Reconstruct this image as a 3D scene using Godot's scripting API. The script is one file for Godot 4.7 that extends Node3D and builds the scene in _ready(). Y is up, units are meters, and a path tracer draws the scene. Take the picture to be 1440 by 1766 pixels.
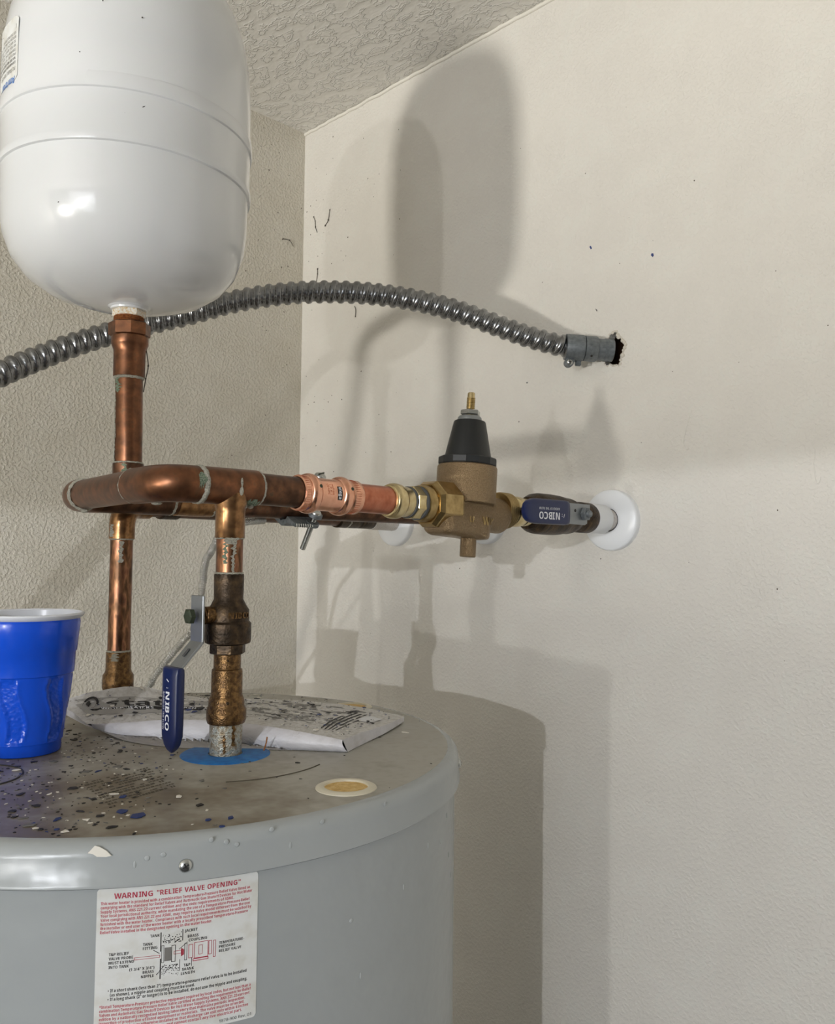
extends Node3D
# A water heater closet: heater top, expansion tank, copper pipework, pressure valve. Metres, y up.
# Right wall is x = WX, back wall is z = WZ. Camera stands at (0, 1.614, 0).
const WX := 1.0102
const WZ := -1.3444
const CEIL := 2.4401
const HX := 0.3881
const HZ := -0.7149
const HR := 0.2695
const TOP := 1.4372

var rng := RandomNumberGenerator.new()
var mats := {}
var names := {}

# ---------------------------------------------------------------- mesh collector
class M:
	var v := PackedVector3Array()
	var n := PackedVector3Array()
	var uv := PackedVector2Array()
	func tri(a: Vector3, b: Vector3, c: Vector3, na: Vector3, nb: Vector3, nc: Vector3, ua := Vector2.ZERO, ub := Vector2.ZERO, uc := Vector2.ZERO) -> void:
		var f := (b - a).cross(c - a)
		if f.length_squared() < 1e-20:
			return
		if f.dot(na + nb + nc) > 0.0:
			v.append_array([a, c, b]); n.append_array([na, nc, nb]); uv.append_array([ua, uc, ub])
		else:
			v.append_array([a, b, c]); n.append_array([na, nb, nc]); uv.append_array([ua, ub, uc])
	func flat(a: Vector3, b: Vector3, c: Vector3, out: Vector3) -> void:
		var f := (b - a).cross(c - a).normalized()
		if f.dot(out) < 0.0:
			f = -f
		tri(a, b, c, f, f, f)
	func quad(a: Vector3, b: Vector3, c: Vector3, d: Vector3, out: Vector3) -> void:
		flat(a, b, c, out); flat(a, c, d, out)
	static func frame(w: Vector3) -> Array:
		if absf(w.y) > 0.9:
			var u := (Vector3.RIGHT - w * w.x).normalized()
			return [u, u.cross(w).normalized() * signf(w.y)]
		var u2 := (Vector3.UP - w * w.y).normalized()
		return [u2, w.cross(u2).normalized()]
	# prof: Vector2(radius, distance along axis); sharp corners above 38 degrees are split
	func lathe(prof: Array, o: Vector3, axis: Vector3, seg := 48, sides := 0, wob := 0.0) -> void:
		var w := axis.normalized()
		var fr := frame(w)
		var k := sides if sides > 0 else seg
		var dirs: Array[Vector3] = []
		for i in k + 1:
			var a := TAU * i / k + (PI / k if sides > 0 else 0.0)
			dirs.append(fr[0] * cos(a) + fr[1] * sin(a))
		var sn := []
		for i in prof.size() - 1:
			var d: Vector2 = prof[i + 1] - prof[i]
			var q := Vector2(d.y, -d.x)
			sn.append(q.normalized() if q.length() > 1e-9 else Vector2(1, 0))
		# outward sign: first guess by area orientation
		var area := 0.0
		for i in prof.size() - 1:
			area += (prof[i].x + prof[i + 1].x) * (prof[i + 1].y - prof[i].y)
		var s := 1.0 if area >= 0.0 else -1.0
		for i in prof.size() - 1:
			var m0: Vector2 = sn[i]
			var m1: Vector2 = sn[i]
			if i > 0 and sn[i - 1].dot(sn[i]) > 0.79:
				m0 = (sn[i - 1] + sn[i]).normalized()
			if i < prof.size() - 2 and sn[i + 1].dot(sn[i]) > 0.79:
				m1 = (sn[i + 1] + sn[i]).normalized()
			m0 *= s; m1 *= s
			for j in k:
				var e0 := dirs[j]
				var e1 := dirs[j + 1]
				var p0: Vector2 = prof[i]
				var p1: Vector2 = prof[i + 1]
				var a := o + e0 * p0.x + w * p0.y
				var b := o + e1 * p0.x + w * p0.y
				var c := o + e1 * p1.x + w * p1.y
				var d2 := o + e0 * p1.x + w * p1.y
				if wob > 0.0:
					a += e0 * wob * sin(j * 2.7 + i * 1.3) * sin(j * 1.1); d2 += e0 * wob * sin(j * 2.7 + i * 1.3 + 1.3) * sin(j * 1.1)
					var j2 := (j + 1) % k
					b += e1 * wob * sin(j2 * 2.7 + i * 1.3) * sin(j2 * 1.1); c += e1 * wob * sin(j2 * 2.7 + i * 1.3 + 1.3) * sin(j2 * 1.1)
				if sides > 0:
					var mid: Vector3 = (e0 + e1).normalized()
					var nn: Vector3 = (mid * sn[i].x + w * sn[i].y) * s
					flat(a, b, c, nn); flat(a, c, d2, nn)
				else:
					var u0 := Vector2(float(j) / k, p0.y); var u1 := Vector2(float(j + 1) / k, p0.y)
					var u2 := Vector2(float(j + 1) / k, p1.y); var u3 := Vector2(float(j) / k, p1.y)
					tri(a, b, c, e0 * m0.x + w * m0.y, e1 * m0.x + w * m0.y, e1 * m1.x + w * m1.y, u0, u1, u2)
					tri(a, c, d2, e0 * m0.x + w * m0.y, e1 * m1.x + w * m1.y, e0 * m1.x + w * m1.y, u0, u2, u3)
	func rod(a: Vector3, b: Vector3, r: float, seg := 40, bev := 0.0006) -> void:
		var l := a.distance_to(b)
		lathe([Vector2(0, 0), Vector2(r - bev, 0), Vector2(r, bev), Vector2(r, l - bev), Vector2(r - bev, l), Vector2(0, l)], a, b - a, seg)
	func nut(a: Vector3, b: Vector3, rc: float, sides := 6, bev := 0.0015) -> void:
		var l := a.distance_to(b)
		lathe([Vector2(0, 0), Vector2(rc - bev * 1.6, 0), Vector2(rc, bev), Vector2(rc, l - bev), Vector2(rc - bev * 1.6, l), Vector2(0, l)], a, b - a, 48, sides)
	# path sweep; rad is a number or a Callable(s along, angle) -> radius
	func tube(path: PackedVector3Array, rad, seg := 32, caps := true) -> void:
		var t := []
		for i in path.size():
			t.append((path[mini(i + 1, path.size() - 1)] - path[maxi(i - 1, 0)]).normalized())
		var u: Vector3 = frame(t[0])[0]
		var rings := []
		var nor := []
		var s := 0.0
		for i in path.size():
			if i > 0:
				s += path[i].distance_to(path[i - 1])
			u = (u - t[i] * u.dot(t[i])).normalized()
			var w: Vector3 = t[i].cross(u)
			var ring := PackedVector3Array()
			for j in seg + 1:
				var a := TAU * j / seg
				var r: float = rad.call(s, a) if rad is Callable else rad
				ring.append(path[i] + (u * cos(a) + w * sin(a)) * r)
			rings.append(ring)
		for i in path.size():
			var nr := PackedVector3Array()
			for j in seg + 1:
				var jp := (j + 1) % seg
				var jm := (j - 1 + seg) % seg
				var da: Vector3 = rings[i][jp] - rings[i][jm]
				var ds: Vector3 = rings[mini(i + 1, path.size() - 1)][j] - rings[maxi(i - 1, 0)][j]
				var q := da.cross(ds).normalized()
				if q.dot(rings[i][j] - path[i]) < 0.0:
					q = -q
				nr.append(q)
			nor.append(nr)
		for i in path.size() - 1:
			for j in seg:
				tri(rings[i][j], rings[i][j + 1], rings[i + 1][j + 1], nor[i][j], nor[i][j + 1], nor[i + 1][j + 1])
				tri(rings[i][j], rings[i + 1][j + 1], rings[i + 1][j], nor[i][j], nor[i + 1][j + 1], nor[i + 1][j])
		if caps:
			for e in [0, path.size() - 1]:
				var out: Vector3 = -t[0] if e == 0 else t[e]
				for j in seg:
					tri(path[e], rings[e][j], rings[e][j + 1], out, out, out)
	func box(xf: Transform3D, size: Vector3, bev := 0.0) -> void:
		var h := size / 2
		var b := minf(bev, minf(h.x, minf(h.y, h.z)) * 0.9)
		for ax in 3:
			var bx := (ax + 1) % 3
			var cx := (ax + 2) % 3
			for s in [-1.0, 1.0]:
				var p := []
				for q in [[-1, -1], [1, -1], [1, 1], [-1, 1]]:
					var e := Vector3.ZERO
					e[ax] = s * h[ax]; e[bx] = q[0] * (h[bx] - b); e[cx] = q[1] * (h[cx] - b)
					p.append(xf * e)
				var out := Vector3.ZERO
				out[ax] = s
				quad(p[0], p[1], p[2], p[3], xf.basis * out)
		if b > 0.0:
			for ax in 3:
				var bx := (ax + 1) % 3
				var cx := (ax + 2) % 3
				for s in [-1.0, 1.0]:
					for t in [-1.0, 1.0]:
						var p := []
						for q in [[-1, 0], [1, 0], [1, 1], [-1, 1]]:
							var e := Vector3.ZERO
							e[ax] = q[0] * (h[ax] - b)
							e[bx] = s * (h[bx] - (b if q[1] == 0 else 0.0))
							e[cx] = t * (h[cx] - (0.0 if q[1] == 0 else b))
							p.append(xf * e)
						var out := Vector3.ZERO
						out[bx] = s; out[cx] = t
						quad(p[0], p[1], p[2], p[3], xf.basis * out)
			for s in [-1.0, 1.0]:
				for t in [-1.0, 1.0]:
					for r in [-1.0, 1.0]:
						flat(xf * Vector3(s * h.x, t * (h.y - b), r * (h.z - b)), xf * Vector3(s * (h.x - b), t * h.y, r * (h.z - b)), xf * Vector3(s * (h.x - b), t * (h.y - b), r * h.z), xf.basis * Vector3(s, t, r))
	# a plate cut to an outline (in the xf's own xy plane), extruded along its z from 0 to t
	func plate(poly: PackedVector2Array, xf: Transform3D, t: float) -> void:
		var idx := Geometry2D.triangulate_polygon(poly)
		for i in range(0, idx.size(), 3):
			for z in [0.0, t]:
				var q := []
				for k in 3:
					q.append(xf * Vector3(poly[idx[i + k]].x, poly[idx[i + k]].y, z))
				flat(q[0], q[1], q[2], xf.basis.z * (1.0 if z > 0.0 else -1.0))
		var cw := 1.0 if Geometry2D.is_polygon_clockwise(poly) else -1.0
		for i in poly.size():
			var a := poly[i]
			var b := poly[(i + 1) % poly.size()]
			var e := (b - a)
			var out := xf.basis * Vector3(-e.y, e.x, 0) * cw
			quad(xf * Vector3(a.x, a.y, 0), xf * Vector3(b.x, b.y, 0), xf * Vector3(b.x, b.y, t), xf * Vector3(a.x, a.y, t), out)
	func blob(c: Vector3, r: Vector3, basis := Basis(), seg := 12) -> void:
		var q := []
		for i in seg + 1:
			var a := PI * i / seg
			var row := []
			for j in seg + 1:
				var b := TAU * j / seg
				row.append(Vector3(sin(a) * cos(b), cos(a), sin(a) * sin(b)))
			q.append(row)
		for i in seg:
			for j in seg:
				var l := [q[i][j], q[i][j + 1], q[i + 1][j + 1], q[i + 1][j]]
				var p := []
				var m := []
				for e in l:
					p.append(c + basis * (e * r)); m.append((basis * (e / r)).normalized())
				tri(p[0], p[1], p[2], m[0], m[1], m[2]); tri(p[0], p[2], p[3], m[0], m[2], m[3])
	# a skin with thickness lying on a cylinder wall: ragged patch between angles and distances
	func skin(o: Vector3, axis: Vector3, r: float, a0: float, a1: float, s0: float, s1: float, t: float, rag := 0.0, sd := 1, na := 14, ns := 14) -> void:
		var w := axis.normalized()
		var fr := frame(w)
		var rg := RandomNumberGenerator.new()
		rg.seed = sd
		var lo := []
		var hi := []
		for i in ns + 1:
			lo.append(rg.randf() * rag); hi.append(rg.randf() * rag)
		var top := []
		var tn := []
		for i in ns + 1:
			var row := []
			var nrow := []
			for j in na + 1:
				var f := float(j) / na
				var aa := lerpf(a0 + lo[i], a1 - hi[i], f)
				var e: Vector3 = fr[0] * cos(aa) + fr[1] * sin(aa)
				var edge := minf(minf(f, 1.0 - f) * 8.0, minf(i, ns - i) * 2.0)
				row.append(o + e * (r - 0.0002 + (t + 0.0002) * minf(1.0, edge)) + w * lerpf(s0, s1, float(i) / ns))
				nrow.append(e)
			top.append(row)
			tn.append(nrow)
		for i in ns:
			for j in na:
				tri(top[i][j], top[i][j + 1], top[i + 1][j + 1], tn[i][j], tn[i][j + 1], tn[i + 1][j + 1], Vector2(float(j) / na, float(i) / ns), Vector2(float(j + 1) / na, float(i) / ns), Vector2(float(j + 1) / na, float(i + 1) / ns))
				tri(top[i][j], top[i + 1][j + 1], top[i + 1][j], tn[i][j], tn[i + 1][j + 1], tn[i + 1][j], Vector2(float(j) / na, float(i) / ns), Vector2(float(j + 1) / na, float(i + 1) / ns), Vector2(float(j) / na, float(i + 1) / ns))
	# lettering: text of a given height (cap height roughly 0.72 of it), laid out by place(x, y, z) -> point
	func letters(text: String, size: float, width: float, bold: bool, depth: float, place: Callable, align := 0) -> void:
		var f := SystemFont.new()
		f.font_names = PackedStringArray(["Droid Sans"])
		f.font_weight = 700 if bold else 400
		var tm := TextMesh.new()
		tm.font = f
		tm.text = text
		tm.font_size = 16
		tm.pixel_size = size / 16.0
		tm.depth = depth
		tm.curve_step = 4.0 if size < 0.004 else 1.5
		tm.horizontal_alignment = HORIZONTAL_ALIGNMENT_LEFT
		tm.vertical_alignment = VERTICAL_ALIGNMENT_BOTTOM
		var arr := tm.get_mesh_arrays()
		if arr.size() == 0 or arr[Mesh.ARRAY_VERTEX] == null:
			return
		var vv: PackedVector3Array = arr[Mesh.ARRAY_VERTEX]
		var ii: PackedInt32Array = arr[Mesh.ARRAY_INDEX] if arr[Mesh.ARRAY_INDEX] != null else PackedInt32Array(range(vv.size()))
		var lo := 1e9
		var hi := -1e9
		for p in vv:
			lo = minf(lo, p.x); hi = maxf(hi, p.x)
		var base := size * 0.24
		var sx := width / maxf(hi - lo, 1e-6) if width > 0.0 else 1.0
		var sh := 0.0 if align == 0 else (-(hi - lo) * sx / 2 if align == 1 else -(hi - lo) * sx)
		for i in range(0, ii.size(), 3):
			var p := []
			for k in 3:
				var q := vv[ii[i + k]]
				p.append(place.call((q.x - lo) * sx + sh, q.y - base, q.z + depth / 2 + 0.00012))
			var p0: Vector3 = place.call(0.0, 0.0, 0.0)
			var p1: Vector3 = place.call(0.0, 0.0, 0.001)
			var g := (p[1] - p[0] as Vector3).cross(p[2] - p[0])
			var src := (vv[ii[i + 1]] - vv[ii[i]]).cross(vv[ii[i + 2]] - vv[ii[i]])
			var out := p1 - p0 if src.z <= 0.0 else p0 - p1
			if absf(src.z) < 1e-12:
				out = g
			flat(p[0], p[1], p[2], out if depth > 0.0 else p1 - p0)
	func mesh(off: Vector3, m: Material) -> ArrayMesh:
		var am := ArrayMesh.new()
		add_to(am, off, m)
		return am
	func add_to(am: ArrayMesh, off: Vector3, m: Material) -> void:
		var vv := v.duplicate()
		for i in vv.size():
			vv[i] -= off
			if n[i].length_squared() < 0.5 or not n[i].is_finite():
				n[i] = Vector3.UP
			n[i] = n[i].normalized()
		var a := []
		a.resize(Mesh.ARRAY_MAX)
		a[Mesh.ARRAY_VERTEX] = vv; a[Mesh.ARRAY_NORMAL] = n; a[Mesh.ARRAY_TEX_UV] = uv
		am.add_surface_from_arrays(Mesh.PRIMITIVE_TRIANGLES, a)
		am.surface_set_material(am.get_surface_count() - 1, m)

# ---------------------------------------------------------------- naming and placing
func numbered(s: String) -> String:
	if not names.has(s):
		names[s] = 0
		return s
	names[s] += 1
	return "%s_%03d" % [s, names[s]]

func tag(o: Node, label: String, category: String, group := "") -> void:
	o.set_meta("label", label)
	o.set_meta("category", category)
	if group != "":
		o.set_meta("group", group)

func thing(called: String, label: String, category: String, at: Vector3, group := "") -> Node3D:
	var o := Node3D.new()
	o.name = numbered(called)
	add_child(o, true)
	o.position = at
	tag(o, label, category, group)
	return o

func part(called: String, m: M, mat: Material, parent: Node3D, label := "") -> MeshInstance3D:
	var o := MeshInstance3D.new()
	o.name = called
	var off := Vector3.ZERO
	var p: Node = parent
	while p is Node3D and p != self:
		off += (p as Node3D).position
		p = p.get_parent()
	o.mesh = m.mesh(off, mat)
	parent.add_child(o, true)
	if label != "":
		o.set_meta("label", label)
	return o

func single(called: String, m: M, mat: Material, at: Vector3, label: String, category: String, group := "") -> MeshInstance3D:
	var o := MeshInstance3D.new()
	o.name = numbered(called)
	o.mesh = m.mesh(at, mat)
	o.position = at
	add_child(o, true)
	tag(o, label, category, group)
	return o

func struct(called: String, m: M, mat: Material) -> MeshInstance3D:
	var o := MeshInstance3D.new()
	o.name = called
	o.mesh = m.mesh(Vector3.ZERO, mat)
	o.set_meta("kind", "structure")
	add_child(o, true)
	return o

# ---------------------------------------------------------------- materials
func noise(freq: float, type := FastNoiseLite.TYPE_SIMPLEX_SMOOTH, oct := 4, sd := 1) -> FastNoiseLite:
	var f := FastNoiseLite.new()
	f.noise_type = type
	f.frequency = freq
	f.fractal_octaves = oct
	f.seed = sd
	return f

func ntex(f: FastNoiseLite, ramp: Array = [], size := 512) -> NoiseTexture2D:
	var t := NoiseTexture2D.new()
	t.width = size; t.height = size
	t.seamless = true
	t.noise = f
	if ramp.size() > 0:
		var g := Gradient.new()
		g.offsets = PackedFloat32Array()
		g.colors = PackedColorArray()
		var offs := PackedFloat32Array()
		var cols := PackedColorArray()
		for e in ramp:
			offs.append(e[0]); cols.append(e[1])
		g.offsets = offs
		g.colors = cols
		t.color_ramp = g
	return t

func c8(r: int, g: int, b: int) -> Color:
	return Color(r / 255.0, g / 255.0, b / 255.0)

func mat(called: String, col: Color, rough := 0.6, metal := 0.0) -> StandardMaterial3D:
	var m := StandardMaterial3D.new()
	m.resource_name = called
	m.albedo_color = col
	m.roughness = rough
	m.metallic = metal
	mats[called] = m
	return m

func tri_map(m: StandardMaterial3D, scale: float, world := false) -> void:
	m.uv1_triplanar = true
	m.uv1_world_triplanar = world
	m.uv1_scale = Vector3.ONE * scale

func mottled(called: String, ramp: Array, scale: float, rough: float, metal: float, freq := 0.012, bump := 0.0, sd := 1) -> StandardMaterial3D:
	var m := mat(called, Color.WHITE, rough, metal)
	m.albedo_texture = ntex(noise(freq, FastNoiseLite.TYPE_SIMPLEX_SMOOTH, 5, sd), ramp)
	tri_map(m, scale)
	if bump > 0.0:
		m.heightmap_enabled = true
		m.heightmap_scale = bump
		m.heightmap_texture = ntex(noise(freq * 4.0, FastNoiseLite.TYPE_SIMPLEX_SMOOTH, 4, sd + 7))
	return m

func make_materials() -> void:
	# painted drywall, orange peel
	var w := mat("wall_paint", Color.WHITE, 0.62)
	w.albedo_texture = ntex(noise(0.006, FastNoiseLite.TYPE_SIMPLEX_SMOOTH, 3, 4), [[0.0, c8(216, 212, 204)], [0.5, c8(218, 214, 206)], [1.0, c8(220, 217, 209)]])
	w.heightmap_enabled = true
	w.heightmap_scale = 0.055
	w.heightmap_texture = ntex(noise(0.045, FastNoiseLite.TYPE_SIMPLEX_SMOOTH, 4, 9), [[0.0, Color.BLACK], [0.45, Color(0.25, 0.25, 0.25)], [0.62, Color(0.8, 0.8, 0.8)], [1.0, Color.WHITE]], 1024)
	tri_map(w, 3.2, true)
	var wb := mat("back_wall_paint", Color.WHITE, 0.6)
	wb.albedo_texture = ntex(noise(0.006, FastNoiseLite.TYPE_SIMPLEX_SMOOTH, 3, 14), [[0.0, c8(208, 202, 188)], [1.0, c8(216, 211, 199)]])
	wb.heightmap_enabled = true
	wb.heightmap_scale = 0.09
	wb.heightmap_texture = w.heightmap_texture
	tri_map(wb, 3.2, true)
	var c := mat("ceiling_paint", c8(226, 223, 216), 0.55)
	c.heightmap_enabled = true
	c.heightmap_scale = 0.32
	var cn := noise(0.010, FastNoiseLite.TYPE_SIMPLEX_SMOOTH, 3, 21)
	cn.domain_warp_enabled = true
	cn.domain_warp_amplitude = 36.0
	cn.domain_warp_frequency = 0.009
	c.heightmap_texture = ntex(cn, [[0.0, Color(0.1, 0.1, 0.1)], [0.40, Color(0.3, 0.3, 0.3)], [0.46, Color(0.34, 0.34, 0.34)], [0.52, Color(0.9, 0.9, 0.9)], [0.56, Color(0.4, 0.4, 0.4)], [0.68, Color(0.5, 0.5, 0.5)], [0.735, Color(0.85, 0.85, 0.85)], [0.77, Color(0.45, 0.45, 0.45)], [1.0, Color(0.6, 0.6, 0.6)]], 1024)
	tri_map(c, 2.6, true)
	c.uv1_scale = Vector3(3.4, 2.6, 2.0)
	mat("trim_paint", c8(224, 220, 210), 0.5)
	mat("unseen_dark_floor", c8(58, 58, 58), 0.7)  # floor out of view, darkened to lower the bounced light
	mat("unseen_dark_wall", c8(128, 128, 126), 0.8)  # left and front walls out of view, darkened to weaken bounced light
	mat("plaster_crumb", c8(205, 198, 186), 0.9)
	mat("dark_hole", c8(120, 82, 56), 0.9)
	mat("dust_brown", c8(92, 84, 72), 0.95)
	# metals
	mottled("old_copper", [[0.0, c8(74, 50, 36)], [0.35, c8(102, 70, 50)], [0.6, c8(118, 79, 56)], [0.8, c8(136, 90, 62)], [1.0, c8(102, 82, 62)]], 14.0, 0.34, 0.85, 0.008, 0.0, 3)
	mottled("dark_copper", [[0.0, c8(54, 38, 28)], [0.5, c8(92, 66, 50)], [0.8, c8(118, 82, 60)], [1.0, c8(86, 76, 62)]], 14.0, 0.36, 0.85, 0.008, 0.0, 31)
	mottled("golden_copper", [[0.0, c8(84, 62, 42)], [0.4, c8(132, 97, 65)], [0.7, c8(162, 124, 84)], [1.0, c8(112, 84, 60)]], 16.0, 0.27, 0.9, 0.01, 0.0, 5)
	mottled("streaked_copper", [[0.0, c8(50, 38, 28)], [0.35, c8(96, 70, 50)], [0.55, c8(150, 108, 80)], [0.75, c8(120, 82, 64)], [1.0, c8(74, 66, 52)]], 9.0, 0.32, 0.92, 0.01, 0.0, 12).uv1_scale = Vector3(22, 5, 22)
	mottled("new_copper", [[0.0, c8(158, 96, 74)], [0.5, c8(184, 114, 88)], [1.0, c8(198, 134, 108)]], 16.0, 0.3, 0.95, 0.01, 0.0, 6)
	mottled("bright_copper", [[0.0, c8(212, 152, 124)], [0.6, c8(238, 182, 154)], [1.0, c8(226, 164, 136)]], 16.0, 0.22, 1.0, 0.01, 0.0, 8)
	mottled("brass", [[0.0, c8(182, 162, 116)], [0.6, c8(212, 194, 150)], [1.0, c8(226, 210, 172)]], 16.0, 0.24, 1.0, 0.01, 0.0, 10)
	mottled("nut_brass", [[0.0, c8(144, 122, 82)], [0.6, c8(178, 154, 108)], [1.0, c8(192, 170, 126)]], 16.0, 0.3, 1.0, 0.01, 0.0, 13)
	mottled("cast_bronze", [[0.0, c8(128, 108, 82)], [0.5, c8(150, 128, 98)], [1.0, c8(168, 146, 116)]], 14.0, 0.3, 0.92, 0.05, 0.12, 15)
	mottled("dark_bronze", [[0.0, c8(36, 30, 24)], [0.55, c8(72, 60, 48)], [0.85, c8(104, 84, 60)], [1.0, c8(70, 58, 46)]], 12.0, 0.44, 0.85, 0.012, 0.04, 17)
	mottled("corroded_bronze", [[0.0, c8(54, 40, 28)], [0.4, c8(98, 74, 48)], [0.7, c8(140, 108, 68)], [1.0, c8(84, 62, 42)]], 20.0, 0.32, 0.85, 0.014, 0.05, 19)
	mottled("galvanised_crust", [[0.0, c8(110, 88, 58)], [0.35, c8(164, 152, 130)], [0.6, c8(196, 196, 186)], [0.8, c8(150, 156, 148)], [1.0, c8(150, 100, 50)]], 24.0, 0.45, 0.6, 0.012, 0.08, 23)
	mottled("solder", [[0.0, c8(96, 98, 88)], [0.4, c8(170, 168, 156)], [0.7, c8(214, 212, 200)], [1.0, c8(128, 134, 116)]], 40.0, 0.4, 0.7, 0.03, 0.1, 27)
	mottled("verdigris", [[0.0, c8(60, 72, 54)], [0.4, c8(104, 126, 104)], [0.7, c8(176, 182, 160)], [1.0, c8(78, 104, 84)]], 40.0, 0.65, 0.15, 0.03, 0.1, 29)
	mottled("rust", [[0.0, c8(70, 30, 16)], [0.4, c8(130, 66, 28)], [0.7, c8(196, 130, 62)], [1.0, c8(90, 40, 20)]], 40.0, 0.85, 0.1, 0.03, 0.12, 33)
	mottled("rusty_white", [[0.0, c8(190, 130, 60)], [0.36, c8(228, 206, 160)], [0.5, c8(240, 236, 226)], [0.8, c8(240, 238, 232)], [1.0, c8(196, 140, 76)]], 30.0, 0.5, 0.0, 0.02, 0.05, 35)
	mottled("steel_conduit", [[0.0, c8(104, 104, 104)], [0.5, c8(140, 141, 142)], [1.0, c8(164, 165, 166)]], 12.0, 0.25, 0.95, 0.01, 0.0, 37)
	mottled("zinc_cast", [[0.0, c8(92, 98, 102)], [0.5, c8(122, 128, 132)], [1.0, c8(146, 150, 152)]], 14.0, 0.5, 0.7, 0.02, 0.03, 39)
	mat("zinc_bright", c8(192, 194, 192), 0.25, 1.0)
	mat("lever_steel", c8(146, 150, 152), 0.4, 0.8)
	mottled("foil_cable", [[0.0, c8(110, 108, 102)], [0.4, c8(206, 205, 200)], [0.7, c8(240, 240, 236)], [1.0, c8(150, 148, 140)]], 40.0, 0.18, 0.95, 0.03, 0.06, 41)
	mat("green_oxide", c8(52, 60, 44), 0.6, 0.3)
	mat("sealant", c8(72, 74, 76), 0.6)
	# enamel, plastics, paper
	var tk := mat("tank_enamel", Color.WHITE, 0.2)
	tk.albedo_texture = ntex(noise(0.004, FastNoiseLite.TYPE_SIMPLEX_SMOOTH, 3, 51), [[0.0, c8(216, 219, 222)], [1.0, c8(228, 230, 232)]])
	tri_map(tk, 2.0)
	tk.clearcoat_enabled = true
	tk.clearcoat = 0.6
	tk.clearcoat_roughness = 0.05
	var en := mat("grey_enamel", c8(163, 168, 169), 0.26)
	en.heightmap_enabled = true
	en.heightmap_scale = 0.05
	en.heightmap_texture = ntex(noise(0.01, FastNoiseLite.TYPE_SIMPLEX_SMOOTH, 3, 53))
	tri_map(en, 7.0)
	mat("enamel_drip", c8(172, 177, 178), 0.2)
	mat("black_plastic", c8(22, 24, 25), 0.42)
	mat("navy_vinyl", c8(18, 31, 74), 0.32)
	mat("white_print", c8(226, 228, 232), 0.5)
	mat("black_print", c8(38, 36, 36), 0.6)
	mat("red_print", c8(176, 44, 68), 0.6)
	mat("pink_print", c8(196, 92, 104), 0.6)
	mat("blue_print", c8(70, 120, 190), 0.6)
	mat("grey_print", c8(120, 118, 114), 0.6)
	mat("pale_grey_print", c8(166, 164, 160), 0.6)
	mottled("label_paper", [[0.0, c8(206, 204, 194)], [0.5, c8(222, 224, 222)], [1.0, c8(228, 230, 230)]], 16.0, 0.4, 0.0, 0.006, 0.0, 55)
	mat("white_plastic", c8(232, 234, 236), 0.28)
	mottled("painted_over", [[0.0, c8(186, 172, 160)], [0.4, c8(214, 208, 202)], [0.7, c8(226, 222, 218)], [1.0, c8(150, 120, 96)]], 24.0, 0.5, 0.0, 0.016, 0.04, 57)
	mat("port_ring", c8(214, 208, 188), 0.4)
	mottled("port_foam", [[0.0, c8(196, 158, 92)], [0.6, c8(222, 188, 122)], [1.0, c8(232, 208, 150)]], 24.0, 0.7, 0.0, 0.01, 0.05, 59)
	var gk := mottled("blue_gasket", [[0.0, c8(20, 84, 150)], [0.6, c8(30, 114, 186)], [1.0, c8(44, 130, 176)]], 24.0, 0.5, 0.0, 0.01, 0.0, 61)
	gk.uv1_scale = Vector3.ONE * 20.0
	mat("cup_blue", c8(18, 80, 214), 0.2)
	var ct := mat("cup_blue_pebbled", c8(18, 80, 214), 0.2)
	ct.heightmap_enabled = true
	ct.heightmap_scale = 0.05
	ct.heightmap_texture = ntex(noise(0.05, FastNoiseLite.TYPE_CELLULAR, 1, 63), [], 256)
	tri_map(ct, 26.0)
	mat("cup_white", c8(226, 230, 238), 0.25)
	var bp := mottled("booklet_paper", [[0.0, c8(196, 194, 196)], [0.5, c8(216, 215, 220)], [1.0, c8(226, 226, 232)]], 12.0, 0.4, 0.0, 0.008, 0.05, 65)
	bp.clearcoat_enabled = true
	bp.clearcoat = 0.3
	mottled("booklet_cover", [[0.0, c8(172, 169, 164)], [0.4, c8(200, 198, 194)], [0.6, c8(216, 215, 214)], [1.0, c8(186, 183, 178)]], 16.0, 0.45, 0.0, 0.014, 0.02, 67)
	mat("flake_black", c8(36, 34, 34), 0.6)
	mat("flake_white", c8(226, 222, 212), 0.6)
	mat("flake_blue", c8(40, 58, 112), 0.55)
	mat("flake_grey", c8(112, 110, 106), 0.6)
	mat("wood_splinter", c8(150, 96, 52), 0.8)
	mat("decal_ink", c8(84, 78, 66), 0.8)
	mat("cobweb_grey", c8(84, 78, 70), 0.95)
	# lid top: the heater's grey enamel under a film of brown dust, thick at the back and left
	var im := Image.create(512, 512, false, Image.FORMAT_RGB8)
	var n1 := noise(0.012, FastNoiseLite.TYPE_SIMPLEX_SMOOTH, 5, 71)
	var n2 := noise(0.09, FastNoiseLite.TYPE_SIMPLEX_SMOOTH, 3, 73)
	var e0 := c8(174, 174, 167)
	var d0 := c8(108, 97, 80)
	var d1 := c8(152, 146, 131)
	for y in 512:
		for x in 512:
			var px := (x / 511.0 - 0.5) * 2.0
			var pz := (y / 511.0 - 0.5) * 2.0
			var g := smoothstep(-0.30, 0.60, -px * 0.62 - pz * 0.05 - 0.02 + n1.get_noise_2d(x, y) * 0.5)
			var g2 := smoothstep(0.35, 0.9, -pz + n1.get_noise_2d(x + 300, y) * 0.6) * 0.5
			var k := clampf(maxf(g, g2) + n2.get_noise_2d(x, y) * 0.22, 0.0, 0.92)
			im.set_pixel(x, y, e0.lerp(d1, 0.35 + 0.2 * n1.get_noise_2d(x * 2, y * 2)).lerp(d0, k))
	var lt := mat("lid_top", Color.WHITE, 0.38)
	lt.albedo_texture = ImageTexture.create_from_image(im)

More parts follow.
